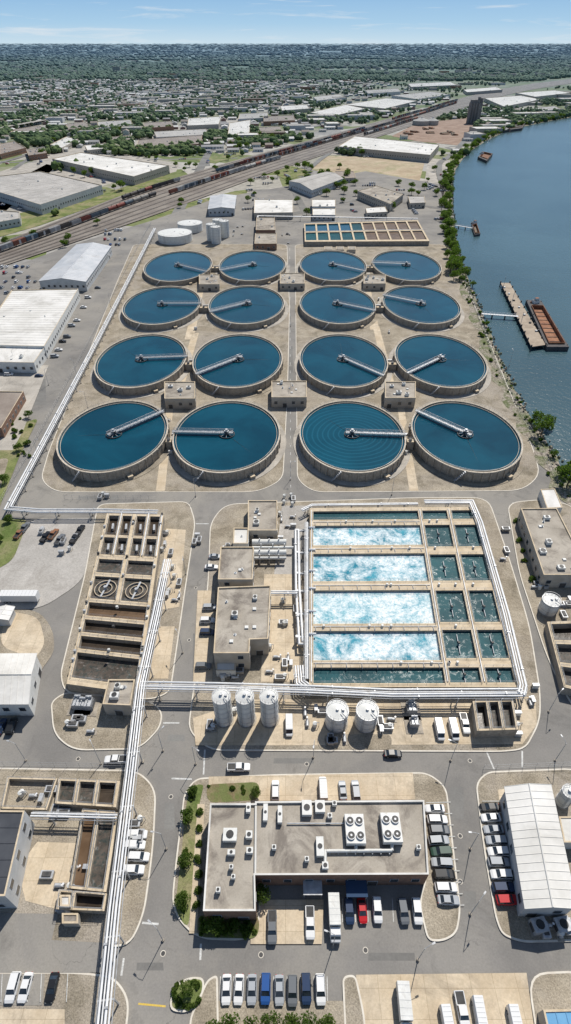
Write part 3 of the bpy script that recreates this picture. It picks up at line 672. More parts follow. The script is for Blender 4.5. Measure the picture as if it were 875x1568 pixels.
for yy in(812,846,878,905,940,975):
    mb=MB(); a=g2(455,yy,3);b=g2(474,yy,3); mb.tube([(*a,2.8),(*b,2.8),(b[0],b[1],4.4),(b[0]+2,b[1],4.4)],.35,pipew,8); mb.cyl(a[0],a[1],0,3.4,.5,steel,10); mb.ring((a[0]+b[0])/2,a[1],2.3,3.3,.45,.5,steel,10); mb.box((a[0]+b[0])/2,a[1],0,.4,.6,2.4,wallc); mb.obj('air_header_pipe')
mb,P=basin('sludge_basin',[(724,1073),(786,1071),(794,1117),(731,1119)],4,[(.05,.32,.06,.94,wsludge,2.5),(.38,.62,.06,.94,wgrey,2),(.68,.95,.06,.94,wgrey,2)]); mb.obj('sludge_basin')
mb,P=basin('sludge_basin',[(838,952),(890,950),(905,1062),(864,1052)],3.5,[(.08,.95,.04,.3,wsludge,2.5),(.08,.95,.36,.64,wgrey,2),(.08,.95,.7,.96,wgrey,2)]); mb.obj('sludge_basin')
def equip(px,py,k=None):
    x,y=g2(px,py,.5); mb=MB(); k=k or random.choice('abcd'); a=random.choice((0,math.pi/2))
    if k=='a':
        mb.box(x,y,.12,2.2,1.2,.2,wallc,a); mb.box(x,y,.32,1.8,.8,1.5,random.choice((whitep,steel)),a); mb.box(x,y,1.82,1.95,.95,.08,steel,a); mb.box(x,y-.0,.4,1.82,.3,1.3,darks,a); nm='electrical_cabinet'
    elif k=='b':
        c,s=math.cos(a),math.sin(a); mb.box(x,y,.12,3,1.4,.25,wallc,a); mb.tube([(x-c,y-s,.9),(x+c*.3,y+s*.3,.9)],.45,steel,10); mb.tube([(x+c*.3,y+s*.3,.9),(x+c,y+s,.9),(x+c,y+s,2)],.25,pipew,8); mb.box(x-.6*c,y-.6*s,.3,.5,.8,.4,darks,a); nm='pump_unit'
    elif k=='c':
        mb.box(x,y,.3,2.8,1.5,1.1,random.choice((steel,beige)),a); mb.box(x,y,1.4,2.9,1.6,.1,steel,a); mb.box(x,y,1.5,2.0,1.0,.2,darks,a)
        mb.box(x,y,.12,2.4,1.2,.18,darks,a); nm='generator'
    else:
        mb.cyl(x,y,.12,1.8,.6,whitep,14,cone=.25); mb.tube([(x,y,2.0),(x+1.1,y,2.0),(x+1.1,y,.3)],.08,steel,6); mb.box(x,y,.1,1.6,1.6,.1,wallc); nm='chemical_tank'
    return mb.obj(nm)
def transformer(px,py,w=3,l=4):
    x,y=g2(px,py,1); mb=MB(); mb.box(x,y,.12,w+2,l+2,.25,wallc); mb.box(x,y,.37,w*.6,l*.7,2.2,steel)
    for k in range(7): mb.box(x-w*.38,y-l*.3+k*l*.1,.6,.5,.08,1.7,steel); mb.box(x+w*.38,y-l*.3+k*l*.1,.6,.5,.08,1.7,steel)
    for k in range(3): mb.cyl(x,y-1+k,2.57,3.5,.14,whitep,8)
    mb.tube([(x-.8,y+l*.3,3.1),(x+.8,y+l*.3,3.1)],.35,steel,10); mb.obj('transformer')
transformer(630,1085); transformer(634,1108,2.6,3); transformer(120,1078); transformer(137,1079); transformer(128,1080,2.5,3)
for (x,y,n,sx,sy) in((255,830,6,10,20),(268,890,7,12,30),(440,760,3,12,6),(300,820,3,6,15),(430,1010,8,18,30),(445,950,6,15,30),(350,850,4,6,20),(590,1105,5,12,15),(480,1100,5,18,18),(330,1110,3,15,8),(800,1110,3,10,20),(210,1290,7,9,50),(100,1300,8,40,60),(60,1215,5,40,10),(845,1425,5,25,10),(95,830,6,35,25),(825,900,4,10,10),(440,800,8,14,30),(350,1035,5,18,8),(230,950,7,10,50),(130,1115,5,30,15),(100,1400,4,12,15),(770,850,3,6,40),(860,930,4,12,15),(360,1090,2,8,3),(300,395,2,6,4),(365,350,5,10,12),(440,365,4,12,8),(155,760,3,10,3),(815,1070,3,6,20),(520,1135,3,20,4)):
    for _ in range(n): equip(x+U(-sx,sx),y+U(-sy,sy))
for (x,y) in((308,455),(580,455),(300,500),(596,505),(290,600),(608,603),(262,690),(622,690),(258,640),(628,650),(590,610),(270,540),(582,575)):
    equip(x,y+4,random.choice('abd'))
# ---------------------------------------------------------------- admin block
island('gravel_island',[(282,1215),(300,1192),(420,1186),(655,1183),(684,1205),(706,1395),(700,1430),(680,1442),(655,1442),(640,1380),(655,1338),(400,1342),(398,1442),(300,1438),(262,1395),(268,1330)],gravel,6)
pad('concrete_pad',[(320,1190),(632,1184),(636,1225),(320,1228)],concpad,.14)
pad('concrete_pad',[(384,1378),(496,1378),(493,1446),(384,1446)],concpad,.05)
pad('concrete_pad',[(303,1232),(314,1232),(302,1430),(290,1430)],concpad,.15)
pad('planting_bed',[(287,1222),(300,1202),(313,1202),(305,1235),(289,1425),(268,1395),(276,1330)],grass,.14,r=3)
pad('planting_bed',[(316,1202),(398,1198),(398,1226),(318,1230)],mulch,.14,r=2)
pad('planting_bed',[(302,1402),(398,1400),(396,1438),(304,1436)],mulch,.14,r=2)
def admin():
    h=6.0
    bld('office_building',[(322,1230),(391,1230),(391,1227),(650,1225),(657,1339),(391,1340),(392,1395),(311,1395)],h,wall=brick,units=0,win=1,trim=roofw,par=.6)
    def at(px,py): return g2(px,py,h)
    for px,py in((543,1274),(598,1272)):
        mb=MB(); x,y=at(px,py); mb.box(x,y,h+.02,4.4,6.2,.3,darks); mb.box(x,y,h+.3,4.2,6,1.8,whitep)
        for i in(-1,1):
            for j in(-1,1,): mb.cyl(x+i*1.0,y+j*1.5,h+2.1,h+2.45,.85,whitep,16,mt=solar); mb.ring(x+i*1.0,y+j*1.5,h+2.4,h+2.5,.75,.9,steel,16); mb.cyl(x+i*1.0,y+j*1.5,h+2.46,h+2.55,.25,steel,8)
        for k in range(8): mb.box(x-2.12,y-2.6+k*.7,h+.5,.04,.5,1.3,steel)
        mb.obj('rooftop_air_handler')
    for px,py,a,b in((353,1281,3,2.6),(355,1308,1.6,1),(381,1240,1,2),(382,1281,1.4,1.5),(383,1305,1.4,1.2),(407,1247,1,3.6),(429,1250,1,3.6),(470,1240,2.2,3.2),(490,1238,2.2,2.6),(490,1299,1.6,3.8),(498,1328,1.3,1.3),(355,1330,.8,.8),(358,1345,.8,.8),(335,1365,.9,.9),(505,1252,1,1),(512,1233,1,1),(420,1300,.9,.9),(640,1300,.9,.9),(470,1318,.9,.9)):
        x,y=at(px,py); mb=MB(); mb.box(x,y,h+.01,a*.85,b*.85,.3,darks); mb.box(x,y,h+.3,a,b,1.1,whitep); mb.cyl(x,y,h+1.4,h+1.5,min(a,b)*.33,steel,12,mt=solar); mb.box(x+a/2+.02,y,h+.5,.04,b*.7,.6,steel); mb.obj('rooftop_unit')
    mb=MB()
    for pts in([(500,1305),(600,1304)],[(600,1304),(600,1290)],[(545,1305),(545,1293)],[(498,1303),(498,1325)]):
        W=[at(*q) for q in pts]; mb.tube([(*W[0],h+.7),(*W[1],h+.7)],.38,whitep,4)
    W=[at(440,1262),at(530,1262)]; mb.tube([(*W[0],h+.4),(*W[1],h+.4)],.15,steel,6)
    W=[at(392,1228),at(391,1340)]; mb.tube([(*W[0],h+.2),(*W[1],h+.2)],.3,roofw,4)
    for k in range(8):
        x,y=at(505+k*13,1305); mb.box(x,y,h+.01,.2,1,.5,steel)
    mb.obj('rooftop_duct')
    mb=MB(); x,y=g2(546,1357,3); mb.box(x,y,2.9,4.5,4,.25,canb)
    for s in(-1,1): mb.box(x+s*2,y-1.8,0,.2,.2,2.9,steel)
    mb.obj('entrance_canopy')
    mb=MB(); x,y=g2(479,1358,3); mb.box(x,y,2.9,4,3,.2,steel); [mb.box(x+s*1.8,y-1.3,0,.15,.15,2.9,steel) for s in(-1,1)]; mb.obj('entrance_canopy')
admin()
for x,y,s in((296,1215,.4),(288,1255,.45),(286,1322,.42),(280,1382,.4),(402,1374,.42),(330,1420,.5),(392,1216,.3)): tree(x,y,s)
for k in range(26):
    x,y=random.choice(((U(286,306),U(1208,1230)),(U(274,284),U(1280,1410)),(U(318,395),U(1203,1222)),(U(306,394),U(1408,1434)),(U(306,394),U(1428,1434)))); shrub(x,y,U(.3,.6))
for x in(343,360,377,312): shrub(x,1422,.9)
for k in range(7): shrub(308-k*1.0,1245+k*24,.65)
# right block
island('gravel_island',[(728,1200),(745,1182),(900,1176),(960,1440),(800,1444),(768,1432),(758,1405),(740,1300)],gravel,6)
pad('concrete_pad',[(762,1210),(778,1208),(802,1380),(790,1384)],concpad,.14)
gable('metal_warehouse',[(776,1207),(842,1204),(881,1388),(807,1388)],7,1.0,roof=roofw,ribs=1.6,vents=0)
bld('storage_shed',[(856,1250),(890,1250),(895,1290),(864,1290)],4,roof=roofw,wall=whitep,win=0,par=.2)
for x,y in((825,1418),(861,1417)):
    X,Y=g2(x,y,1); mb=MB(); mb.box(X,Y,.12,3.6,3.2,.2,wallc); mb.box(X,Y,.32,3,2.6,1.8,steel,.15); mb.cyl(X,Y,2.12,2.3,.9,whitep,14,mt=solar); mb.box(X,Y,.4,3.05,1.6,1.4,darks,.15); mb.obj('condenser_unit')
island('gravel_island',[(776,770),(835,765),(880,775),(960,960),(960,1100),(885,1100),(838,1010),(795,880)],gravel,6)
bld('control_building',[(798,778),(853,778),(905,880),(833,880)],6,units=10)
bld('storage_shed',[(828,749),(850,748),(862,777),(838,778)],3.6,roof=roofw,wall=whitep,win=0,par=.2)
for x,y in((790,800),(795,830),(802,860),(815,890),(800,845)): shrub(x,y,.8)
# lower left
island('gravel_island',[(-60,1175),(212,1180),(240,1208),(236,1300),(222,1400),(200,1450),(-80,1452),(-80,1300)],gravel,6)
pad('concrete_pad',[(58,1290),(125,1292),(95,1395),(40,1380),(28,1330)],concpad,.14)
pad('asphalt_patch',[(-60,1398),(90,1400),(80,1440),(175,1445),(160,1490),(-60,1490)],asphalt,.16)
mb,P=basin('retention_basin',[(12,1190),(88,1192),(72,1240),(2,1238)],1.8,[(.04,.97,.05,.95,gravel,1.5)]); mb.obj('retention_basin')
mb,P=basin('sludge_basin',[(90,1192),(184,1196),(178,1236),(84,1230)],2.6,[(.04,.30,.08,.92,wgrey,1.2),(.36,.62,.08,.92,wgrey,1.4),(.68,.95,.08,.92,wsludge,1.4)]); mb.obj('sludge_basin')
mb,P=basin('sludge_basin',[(126,1240),(182,1244),(163,1366),(106,1360)],2.6,[(.06,.42,.02,.97,wbrown,1.5),(.5,.92,.02,.97,wgrey,1.0)]); mb.obj('sludge_basin')
mb,P=basin('sludge_basin',[(90,1362),(165,1368),(160,1395),(86,1392)],2.5,[(.05,.3,.1,.9,wgrey,1.5),(.36,.95,.1,.9,wsludge,1.8)]); mb.obj('sludge_basin')
bld('maintenance_building',[(-60,1240),(38,1241),(8,1372),(-80,1374)],8,roof=roofd,wall=metalw,par=.3,win=2,seams=3)
bld('valve_house',rectpx(95,1398,120,1414),2.6,wall=beige,par=.2,win=0)
bld('valve_house',rectpx(92,1370,108,1388),3,wall=whitep,roof=roofw,par=.2,win=0)
gable('metal_warehouse',[(-50,1003),(55,1002),(42,1076),(-60,1076)],6.5,1.5,roof=roofw,wall=whitep,ribs=1.6)
gable('storage_shed',[(0,930),(20,930),(12,948),(-14,948)],3.5,.7,roof=roofw,ribs=1.5,win=0)
def trailer(px,py,rot,l=13,c=(.68,.68,.67)):
    x,y=g2(px,py,2); mb=MB(); mb.box(0,0,1.1,l,2.6,2.8,carp)
    for k in range(int(l/1.2)+1): mb.box(-l/2+k*1.2,0,3.9,.06,2.5,.04,steel)
    mb.box(0,0,.8,l*.9,1.0,.3,darks); wheels(mb,(-l/2+1.2,-l/2+2.4),1.2,.5); mb.box(l/2-2,0.6,0,.2,.2,1.1,darks); mb.box(l/2-2,-.6,0,.2,.2,1.1,darks)
    return inst('semi_trailer',mb.mesh('semi_trailer'),x,y,0.05,math.radians(rot),1,c)
trailer(31,914,0,12); trailer(-35,914,0,12)
# bottom strip
island('gravel_island',[(-80,1488),(120,1488),(176,1495),(200,1530),(190,1620),(-80,1620)],gravel,5)
pad('parking_lot',[(-60,1492),(70,1492),(66,1540),(-60,1540)],asphalt,.14)
pad('concrete_pad',[(0,1545),(100,1546),(100,1600),(0,1600)],concpad,.15)
island('planting_bed',[(258,1548),(266,1510),(290,1496),(314,1497),(312,1525),(290,1552)],grass,4)
island('gravel_island',[(290,1560),(318,1500),(334,1492),(336,1600),(290,1600)],gravel,3)
pad('gravel_patch',[(335,1533),(530,1533),(530,1600),(335,1600)],gravel,.05)
island('gravel_island',[(524,1495),(545,1492),(560,1560),(562,1620),(530,1620),(526,1540)],gravel,3)
pad('concrete_pad',[(545,1493),(806,1490),(824,1620),(560,1620)],concpad,.03)
island('gravel_island',[(806,1490),(900,1486),(930,1620),(826,1620)],gravel,4)
bld('storage_shed',[(832,1546),(900,1544),(915,1600),(845,1602)],4,roof=roofb,win=0,par=.2,seams=1.5)
for k in range(16): a=R()*6.28; shrub(287+20*math.cos(a),1522+20*math.sin(a),U(.3,.5))
tree(288,1520,.36)
for x,y in((352,1568),(385,1572),(415,1564),(447,1562),(470,1570),(500,1566),(330,1575)): tree(x,y+10,.5)
# ---------------------------------------------------------------- cars
for x,y,c in((666,1238,'w'),(670,1255,'w'),(673,1271,'g'),(672,1287,'s'),(676,1304,'n'),(677,1321,'s'),(680,1339,'k'),(683,1359,'w'),(687,1378,'s')): car(x,y,U(-2,2)+180*(R()<.5),c)
for x,y,c in((750,1236,'k'),(752,1252,'w'),(756,1270,'s'),(760,1287,'s'),(763,1304,'w'),(764,1320,'s'),(768,1339,'w'),(771,1359,'d'),(777,1378,'r')): car(x,y,0+180*(R()<.5),c)
for x,y,c in((535,1395,'d'),(555,1394,'r'),(578,1393,'w'),(618,1395,'g'),(639,1395,'w'),(347,1515,'w'),(366,1515,'w'),(386,1515,'s'),(407,1514,'b'),(428,1516,'s'),(448,1517,'g'),(469,1514,'d'),(491,1515,'w'),(20,1512,'w'),(39,1512,'w'),(80,1512,'k')): car(x,y,-90,c)
car(512,1405,-90,'w','truck'); car(475,1413,-90,'w','pickup'); car(417,1420,-90,'g','pickup')
for x,y,k in((422,1210,'suv'),(495,1208,'van'),(525,1210,'sedan'),(545,1210,'suv')): car(x,y,90,'w' if x<500 else 's',k)
car(366,1175,0,'w','pickup'); car(178,1163,180,'w','pickup'); car(602,1154,0,'k','sedan')
for x,y,k in((673,1118,'van'),(695,1118,'van'),(712,1108,'pickup'),(443,1112,'van'),(619,1546,'truck'),(686,1570,'van'),(708,1548,'pickup'),(735,1556,'van'),(790,1570,'van')): car(x,y,-90,'w',k)
for x,y,c in((324,868,'w'),(318,950,'w'),(318,968,'d'),(322,930,'s'),(330,852,'s'),(312,1020,'g')): car(x,y,0,c)
for x,y in((30,817),(38,808),(70,822),(82,818),(92,826),(115,824),(123,812)): car(x,y,80,random.choice('ogtkgk'),'pickup')
for x,y,c in((2,1112,'d'),(18,1112,'k')): car(x,y,90,c)
for x,y in((210,1278),(207,1294),(213,1312),(205,1332)): car(x,y,0,'w','suv')
for x,y in((90,535),(96,522),(84,545),(103,515),(110,498),(118,490),(128,470),(14,573),(60,575),(135,455),(150,440)): car(x,y,0,rc())
for _ in range(34): car(U(0,55),random.choice((417,424,431,440,448,408)),90,rc())
for _ in range(16): car(U(160,195),random.choice((352,358,366,374)),90,rc())
def line(a,b,w=.15,z=None):
    A=Vector(g2(*a));B=Vector(g2(*b)); t=(B-A).normalized();n=Vector((-t.y,t.x))*w/2; zz=.24+nz() if z is None else z
    return [(A.x+n.x,A.y+n.y,zz),(B.x+n.x,B.y+n.y,zz),(B.x-n.x,B.y-n.y,zz),(A.x-n.x,A.y-n.y,zz)]
mb=MB()
for k in range(9): mb.poly(line((338+k*20.4,1495),(337+k*20.6,1533),z=.012),paintw)
for k in range(8): mb.poly(line((525+k*19,1376),(525+k*19.5,1412),z=.012),paintw)
for k in range(10): mb.poly(line((652+k*4.2,1230+k*17.5),(690+k*2.3,1229+k*17.5),z=.35),paintw); mb.poly(line((738+k*4.2,1228+k*17.5),(770+k*2.6,1228+k*17.5),z=.5),paintw)
for a,b in(((263,1192),(294,1193)),((314,1148),(312,1186)),((250,1107),(275,1107)),((218,1413),(243,1415)),((308,1445),(307,1470)),((190,1467),(186,1494)),((800,1150),(800,1175)),((745,1150),(757,1178)),((300,802),(320,802)),((785,770),(800,770))): mb.poly(line(a,b,.4,z=.013),paintw)
mb.poly(line((212,1537),(254,1541),.3,z=.013),painty)
for k in range(6): mb.poly(line((5+k*20,1492),(3+k*20,1535),z=.5),paintw)
for k in range(30): mb.poly(line((444+.05*k,380+k*12.5),(444+.05*k,384+k*12.5),.2,z=.013),paintw)
mb.obj('road_markings',False)
mb=MB()
for k,(x,y,w,h_) in enumerate(((260,1250,14,40),(700,1230,20,50),(450,1165,60,8),(230,1480,40,12),(600,1465,70,12),(720,1380,18,30),(300,1000,8,60),(850,1200,10,60),(150,762,60,5),(560,762,80,4),(270,1130,25,10),(60,600,20,40),(446,560,5,60))):
    mb.poly([g2(x-w/2,y-h_/2),g2(x+w/2,y-h_/2),g2(x+w/2+1,y+h_/2),g2(x-w/2-1,y+h_/2)],asphalt2,.004)
mb.obj('asphalt_repair_patch',False)
for x,y in((262,1220),(270,1340),(250,1460),(400,1462),(560,1455),(705,1280),(705,1350),(470,1170),(720,1165),(120,1162),(300,900),(290,980),(445,560),(445,680),(300,762),(700,762)):
    mb=MB(); X,Y=g2(x,y); mb.ring(X,Y,.005,.02,.42,.55,kerbm,20); mb.cyl(X,Y,.0,.018,.41,darks,20); mb.obj('manhole_cover')
# ---------------------------------------------------------------- street lamps, fences
def lamp_mesh():
    mb=MB(); mb.tube([(0,0,0),(0,0,9)],.1,steel,6,r2=.06); mb.tube([(0,0,8.9),(.8,0,9.3),(1.8,0,9.3)],.05,steel,5); mb.box(1.9,0,9.2,.7,.3,.12,steel); mb.cyl(0,0,0,.5,.3,wallc,8); return mb.mesh('street_lamp')
lm=lamp_mesh()
for x,y in((118,575),(135,625),(170,470),(60,700),(250,1150),(300,1170),(480,1160),(690,1165),(850,1165),(255,1300),(250,1440),(510,1450),(720,1300),(720,1400),(640,1470),(840,700),(780,560),(730,470),(445,500),(445,610),(445,735),(300,760),(600,758),(285,880),(280,1000),(840,1090),(25,560),(75,590),(155,1170),(40,1165)): inst('street_lamp',lm,*g2(x,y),0,U(0,6.28))
def fence(pp,h=2.2):
    W=smooth([g2(*q) for q in pp],1,False); mb=MB()
    for i in range(len(W)-1):
        a=Vector(W[i]);b=Vector(W[i+1]); n=max(1,int((b-a).length/3))
        for zz in(.15,h/2,h): mb.tube([(*a,zz),(*b,zz)],.03,steel,4,False)
        for k in range(n): w=a.lerp(b,k/n); mb.tube([(*w,0),(*w,h+.2)],.045,steel,4)
    mb.obj('chain_link_fence')
fence([(690,376),(708,420),(738,500),(760,560),(800,640),(836,705),(858,748)]); fence([(232,342),(215,372),(140,520),(50,688),(0,775)]); fence([(-60,1172),(210,1176)]); fence([(740,1178),(900,1172)]); fence([(100,765),(240,765)])
# ---------------------------------------------------------------- left side beyond the rack
pad('parking_lot',[(-120,440),(60,415),(120,380),(60,470),(-60,560),(-160,560)],asphalt,.01)
gable('metal_warehouse',[(60,430),(118,374),(170,377),(131,431)],7,2.2,ribs=3)
bld('warehouse',[(18,444),(120,442),(68,530),(-40,527)],7,roof=roofw,wall=whitep,units=4,seams=4)
bld('warehouse',[(-50,530),(69,531),(52,555),(-70,553)],6,roof=roofw,wall=whitep,units=3,seams=4)
bld('office_building',[(-60,598),(36,599),(2,655),(-90,655)],5,roof=rooft,wall=brick,units=3)
pad('grass_verge',[(-60,690),(20,655),(60,640),(30,700),(-5,790),(-60,800)],grass,.03,r=4)
pad('grass_verge',[(-60,800),(45,795),(20,860),(-60,900)],grass,.035,r=4)
pad('gravel_yard',[(-60,720),(15,700),(-5,770),(-60,780)],gravel,.06,r=4)
pad('concrete_pad',[(-40,558),(75,560),(60,600),(36,660),(20,690),(-40,690)],concg,.02)
for k in range(14): shrub(U(5,50),U(640,700),U(.6,1.1))
for x,y in((8,740),(30,690),(45,640),(15,800),(0,830)): tree(x,y,.5)
# ---------------------------------------------------------------- north of tanks (industrial)
bld('process_building',[(393,333),(421,333),(422,352),(392,352)],7,roof=roofm,wall=brick,units=3)
bld('process_building',[(391,357),(424,357),(424,373),(390,373)],5,roof=roofm,wall=brick,units=3)
for k in range(3): bld('pump_house',rectpx(497+k*18,377,509+k*18,382),3,win=0,par=.2)
gable('metal_warehouse',[(323,300),(362,299),(359,319),(319,320)],7,1.5,ribs=3)
bld('warehouse',[(390,305),(449,305),(449,325),(389,326)],6,roof=roofw,wall=beige,units=4)
bld('warehouse',rectpx(478,305,514,316),6,roof=roofw,wall=metalw,units=3); bld('warehouse',rectpx(479,319,514,329),5,roof=roofw,wall=metalw,units=2)
gable('metal_warehouse',[(443,277),(500,263),(526,273),(478,291)],8,2.5,roof=roofg,ribs=4)
bld('office_building',[(548,292),(577,284),(618,297),(598,312)],8,roof=roofm,wall=beige,units=6,win=2)
bld('warehouse',[(513,262),(542,262),(545,272),(515,273)],5,roof=rooft,wall=beige)
bld('warehouse',[(560,318),(590,316),(594,324),(562,326)],5,roof=roofw,wall=beige,units=3)
bld('warehouse',[(625,300),(650,300),(652,310),(628,311)],5,roof=roofg,wall=beige,units=2)
WH=[([(80,243),(124,233),(259,253),(205,270)],9,'w'),([(-60,276),(62,262),(156,283),(62,313)],9,'g'),([(-40,318),(30,324),(30,334),(-30,345)],6,'g'),
([(518,224),(544,208),(673,221),(659,237)],9,'w'),([(212,214),(310,206),(308,220),(209,226)],6,'t'),([(236,201),(316,197),(318,206),(240,210)],6,'g'),
([(352,188),(384,183),(382,205),(349,206)],8,'w'),([(289,181),(339,178),(335,190),(287,192)],7,'w'),([(77,221),(102,209),(120,213),(95,226)],6,'w'),
([(367,174),(410,172),(412,180),(365,182)],7,'g'),([(404,178),(450,176),(452,184),(404,186)],7,'t'),([(475,172),(530,160),(560,166),(508,178)],8,'w'),
([(528,160),(592,150),(640,154),(590,166)],8,'w'),([(742,150),(798,146),(828,152),(772,163)],8,'w'),([(790,142),(850,138),(875,142),(820,148)],8,'w'),
([(600,146),(660,140),(690,144),(640,152)],8,'g'),([(0,220),(22,216),(40,226),(0,236)],6,'t'),([(150,186),(200,183),(204,192),(150,196)],6,'g'),
([(100,190),(130,186),(142,194),(106,198)],6,'t'),([(625,128),(690,125),(700,130),(630,133)],9,'w'),([(560,138),(610,135),(614,140),(564,143)],9,'g'),([(20,198),(60,192),(75,200),(30,206)],6,'t'),
([(710,137),(760,133),(770,137),(716,141)],8,'w'),([(480,148),(520,144),(530,149),(486,154)],8,'g'),([(168,210),(200,206),(205,213),(172,217)],6,'t'),([(430,162),(470,160),(474,166),(432,169)],7,'w'),([(820,165),(850,162),(860,167),(828,170)],6,'g'),
([(130,222),(165,219),(170,226),(134,230)],6,'w'),([(220,188),(262,185),(266,193),(222,196)],6,'t'),([(40,228),(68,226),(72,234),(44,238)],6,'t'),([(395,195),(430,193),(432,203),(396,205)],6,'t')]
RM={'w':(roofw,beige),'g':(roofg,metalw),'t':(rooft,brick)}
for q,h,c in WH:
    bld('warehouse',q,h,roof=RM[c][0],wall=RM[c][1],units=14,win=1 if q[0][1]>200 else 0,par=.8,seams=8)
Z=[.3]
def fz(): Z[0]+=.03; return Z[0]-.9
def fpad(name,q,m,r=0):
    p=[g2(*a) for a in q]; p=corner_round(ccw(p),r) if r else ccw(p); mb=MB(); mb.poly(p,m,fz()); return mb.obj(name)
fpad('rail_yard_ground',[(-80,400),(-80,330),(60,315),(170,280),(260,250),(120,225),(70,240),(0,262),(-80,262)],concg)
fpad('parking_lot',[(330,300),(440,284),(560,260),(700,280),(695,345),(650,335),(320,345),(290,330)],concg)
fpad('parking_lot',[(60,248),(75,232),(130,225),(275,250),(270,262),(205,280)],concg)
fpad('parking_lot',[(190,228),(215,196),(330,190),(320,228),(260,240)],concg)
fpad('parking_lot',[(335,212),(345,180),(395,178),(395,212)],concg)
fpad('gravel_yard',[(480,236),(520,226),(690,245),(684,282),(650,282),(655,250),(560,238)],concg)
fpad('dirt_lot',[(472,258),(500,238),(560,240),(650,250),(642,280),(560,278)],dirt)
fpad('dirt_yard',[(600,208),(640,188),(720,180),(730,200),(700,222),(640,216)],rdirt)
fpad('grass_verge',[(150,300),(240,268),(262,272),(180,302),(60,345),(0,362),(-60,380),(-60,350),(60,318)],grass)
fpad('grass_verge',[(240,330),(280,312),(360,292),(380,290),(375,305),(300,340),(235,345)],grass)
fpad('grass_verge',[(300,245),(350,232),(460,200),(440,212),(330,250)],grass)
fpad('grass_verge',[(410,260),(440,252),(480,262),(440,276)],grass)
fpad('grass_verge',[(450,300),(470,296),(475,312),(452,318)],grass); fpad('grass_verge',[(530,285),(560,280),(545,300),(528,304)],grass)
for pp,w in(([(-60,222),(60,198),(140,186),(230,170),(300,160),(380,158),(470,166)],16),([(270,330),(300,270),(335,205),(350,165),(362,140),(380,120)],12),([(455,205),(452,180),(446,150),(444,120)],12),([(-60,262),(40,240),(80,215),(120,205),(240,195)],9),([(230,235),(340,222),(450,200),(520,186),(640,165)],10),([(690,340),(684,300),(668,250),(690,240),(720,205),(760,180)],9),([(470,262),(500,236),(560,205),(640,190)],8),([(0,165),(120,150),(260,140),(400,135),(600,125),(875,112)],16),([(560,125),(575,110),(600,98),(620,88)],14),([(200,172),(215,150),(225,130),(240,110)],10),([(440,330),(560,300),(690,322)],8),([(450,290),(470,330)],8)):
    strip('road',pp,w,asphalt2 if w<14 else concg,fz())
W=smooth([g2(*q) for q in [(-60,212),(60,190),(130,178),(230,163),(330,155)]],2,False); mb=MB(); stripmesh(mb,W,14,concg,6)
for s in(-1,1): stripmesh(mb,[(a[0],a[1]+s*7) for a in W],.6,kerbm,6.8)
for a in W: mb.box(a[0],a[1],-.5,1.5,8,6.4,wallc)
mb.obj('elevated_highway')
LO=[(-80,436),(0,409),(120,369),(230,332),(320,299),(400,269),(520,229),(650,187),(720,161),(800,139),(900,124)]
UP=[(-80,400),(0,372),(90,338),(190,297),(290,266),(380,240),(500,208),(630,172),(705,150),(790,131),(900,118)]
lo=[g2(*q) for q in LO];up=[g2(*q) for q in UP]
mb=MB(); lo_s=smooth(lo,2,False);up_s=smooth(up,2,False); mb.poly(lo_s+up_s[::-1],ballast,.15); mb.obj('railway_ballast',False)
def track(t): return smooth([(a[0]*(1-t)+b[0]*t,a[1]*(1-t)+b[1]*t) for a,b in zip(lo,up)],2,False)
mb=MB()
for k in range(8):
    W=track(.07+k*.123); stripmesh(mb,W,2.7,ties,.32)
    for s in(-.75,.75):
        n=len(W); o=[]
        for i in range(n):
            t=(Vector(W[min(i+1,n-1)])-Vector(W[max(i-1,0)])).normalized(); o.append((W[i][0]-t.y*s,W[i][1]+t.x*s))
        stripmesh(mb,o,.16,railm,.5)
mb.obj('railway_track',False)
def fcar(k):
    mb=MB()
    for x in(-6,-4.4,4.4,6):
        for s in(-.75,.75): mb.tube([(x,s-.06,.45),(x,s+.06,.45)],.45,darks,8)
    mb.box(0,0,.8,14.6,1.2,.3,darks)
    if k==0:
        mb.box(0,0,1.1,14.6,3,3,fcarp)
        for j in range(12): mb.box(-6.7+j*1.22,0,4.1,.12,2.9,.08,fcarp); mb.box(-6.7+j*1.22,0,1.2,.12,3.12,2.8,fcarp)
        mb.box(0,0,1.3,2.4,3.16,2.6,steel)
    elif k==1:
        mb.tube([(-6.8,0,2.5),(-6.5,0,2.5),(6.5,0,2.5),(6.8,0,2.5)],1.45,fcarp,14); mb.cyl(0,0,3.9,4.4,.5,fcarp,10); mb.box(0,0,1.1,14,2.2,.15,darks)
    else:
        mb.prism([(-7.2,-1.5),(7.2,-1.5),(7.2,1.5),(-7.2,1.5)],1.1,3.7,fcarp,False)
        mb.prism([(-7,-1.3),(7,-1.3),(7,1.3),(-7,1.3)],1.1,3.2,fcarp,darks)
        mb.poly([(-7.2,-1.5),(7.2,-1.5),(7.2,-1.3),(-7.2,-1.3)],fcarp,3.7); mb.poly([(-7.2,1.3),(7.2,1.3),(7.2,1.5),(-7.2,1.5)],fcarp,3.7)
        for j in range(10): mb.box(-6.5+j*1.45,0,1.2,.15,3.15,2.3,fcarp)
    return mb.mesh('freight_car')
FC=[fcar(i) for i in range(3)]
FCC=[(.22,.06,.045),(.24,.09,.06),(.05,.05,.055),(.34,.34,.34),(.09,.14,.18),(.26,.25,.23),(.18,.05,.04),(.42,.42,.40),(.10,.13,.16),(.08,.07,.065)]
run=[0,4]
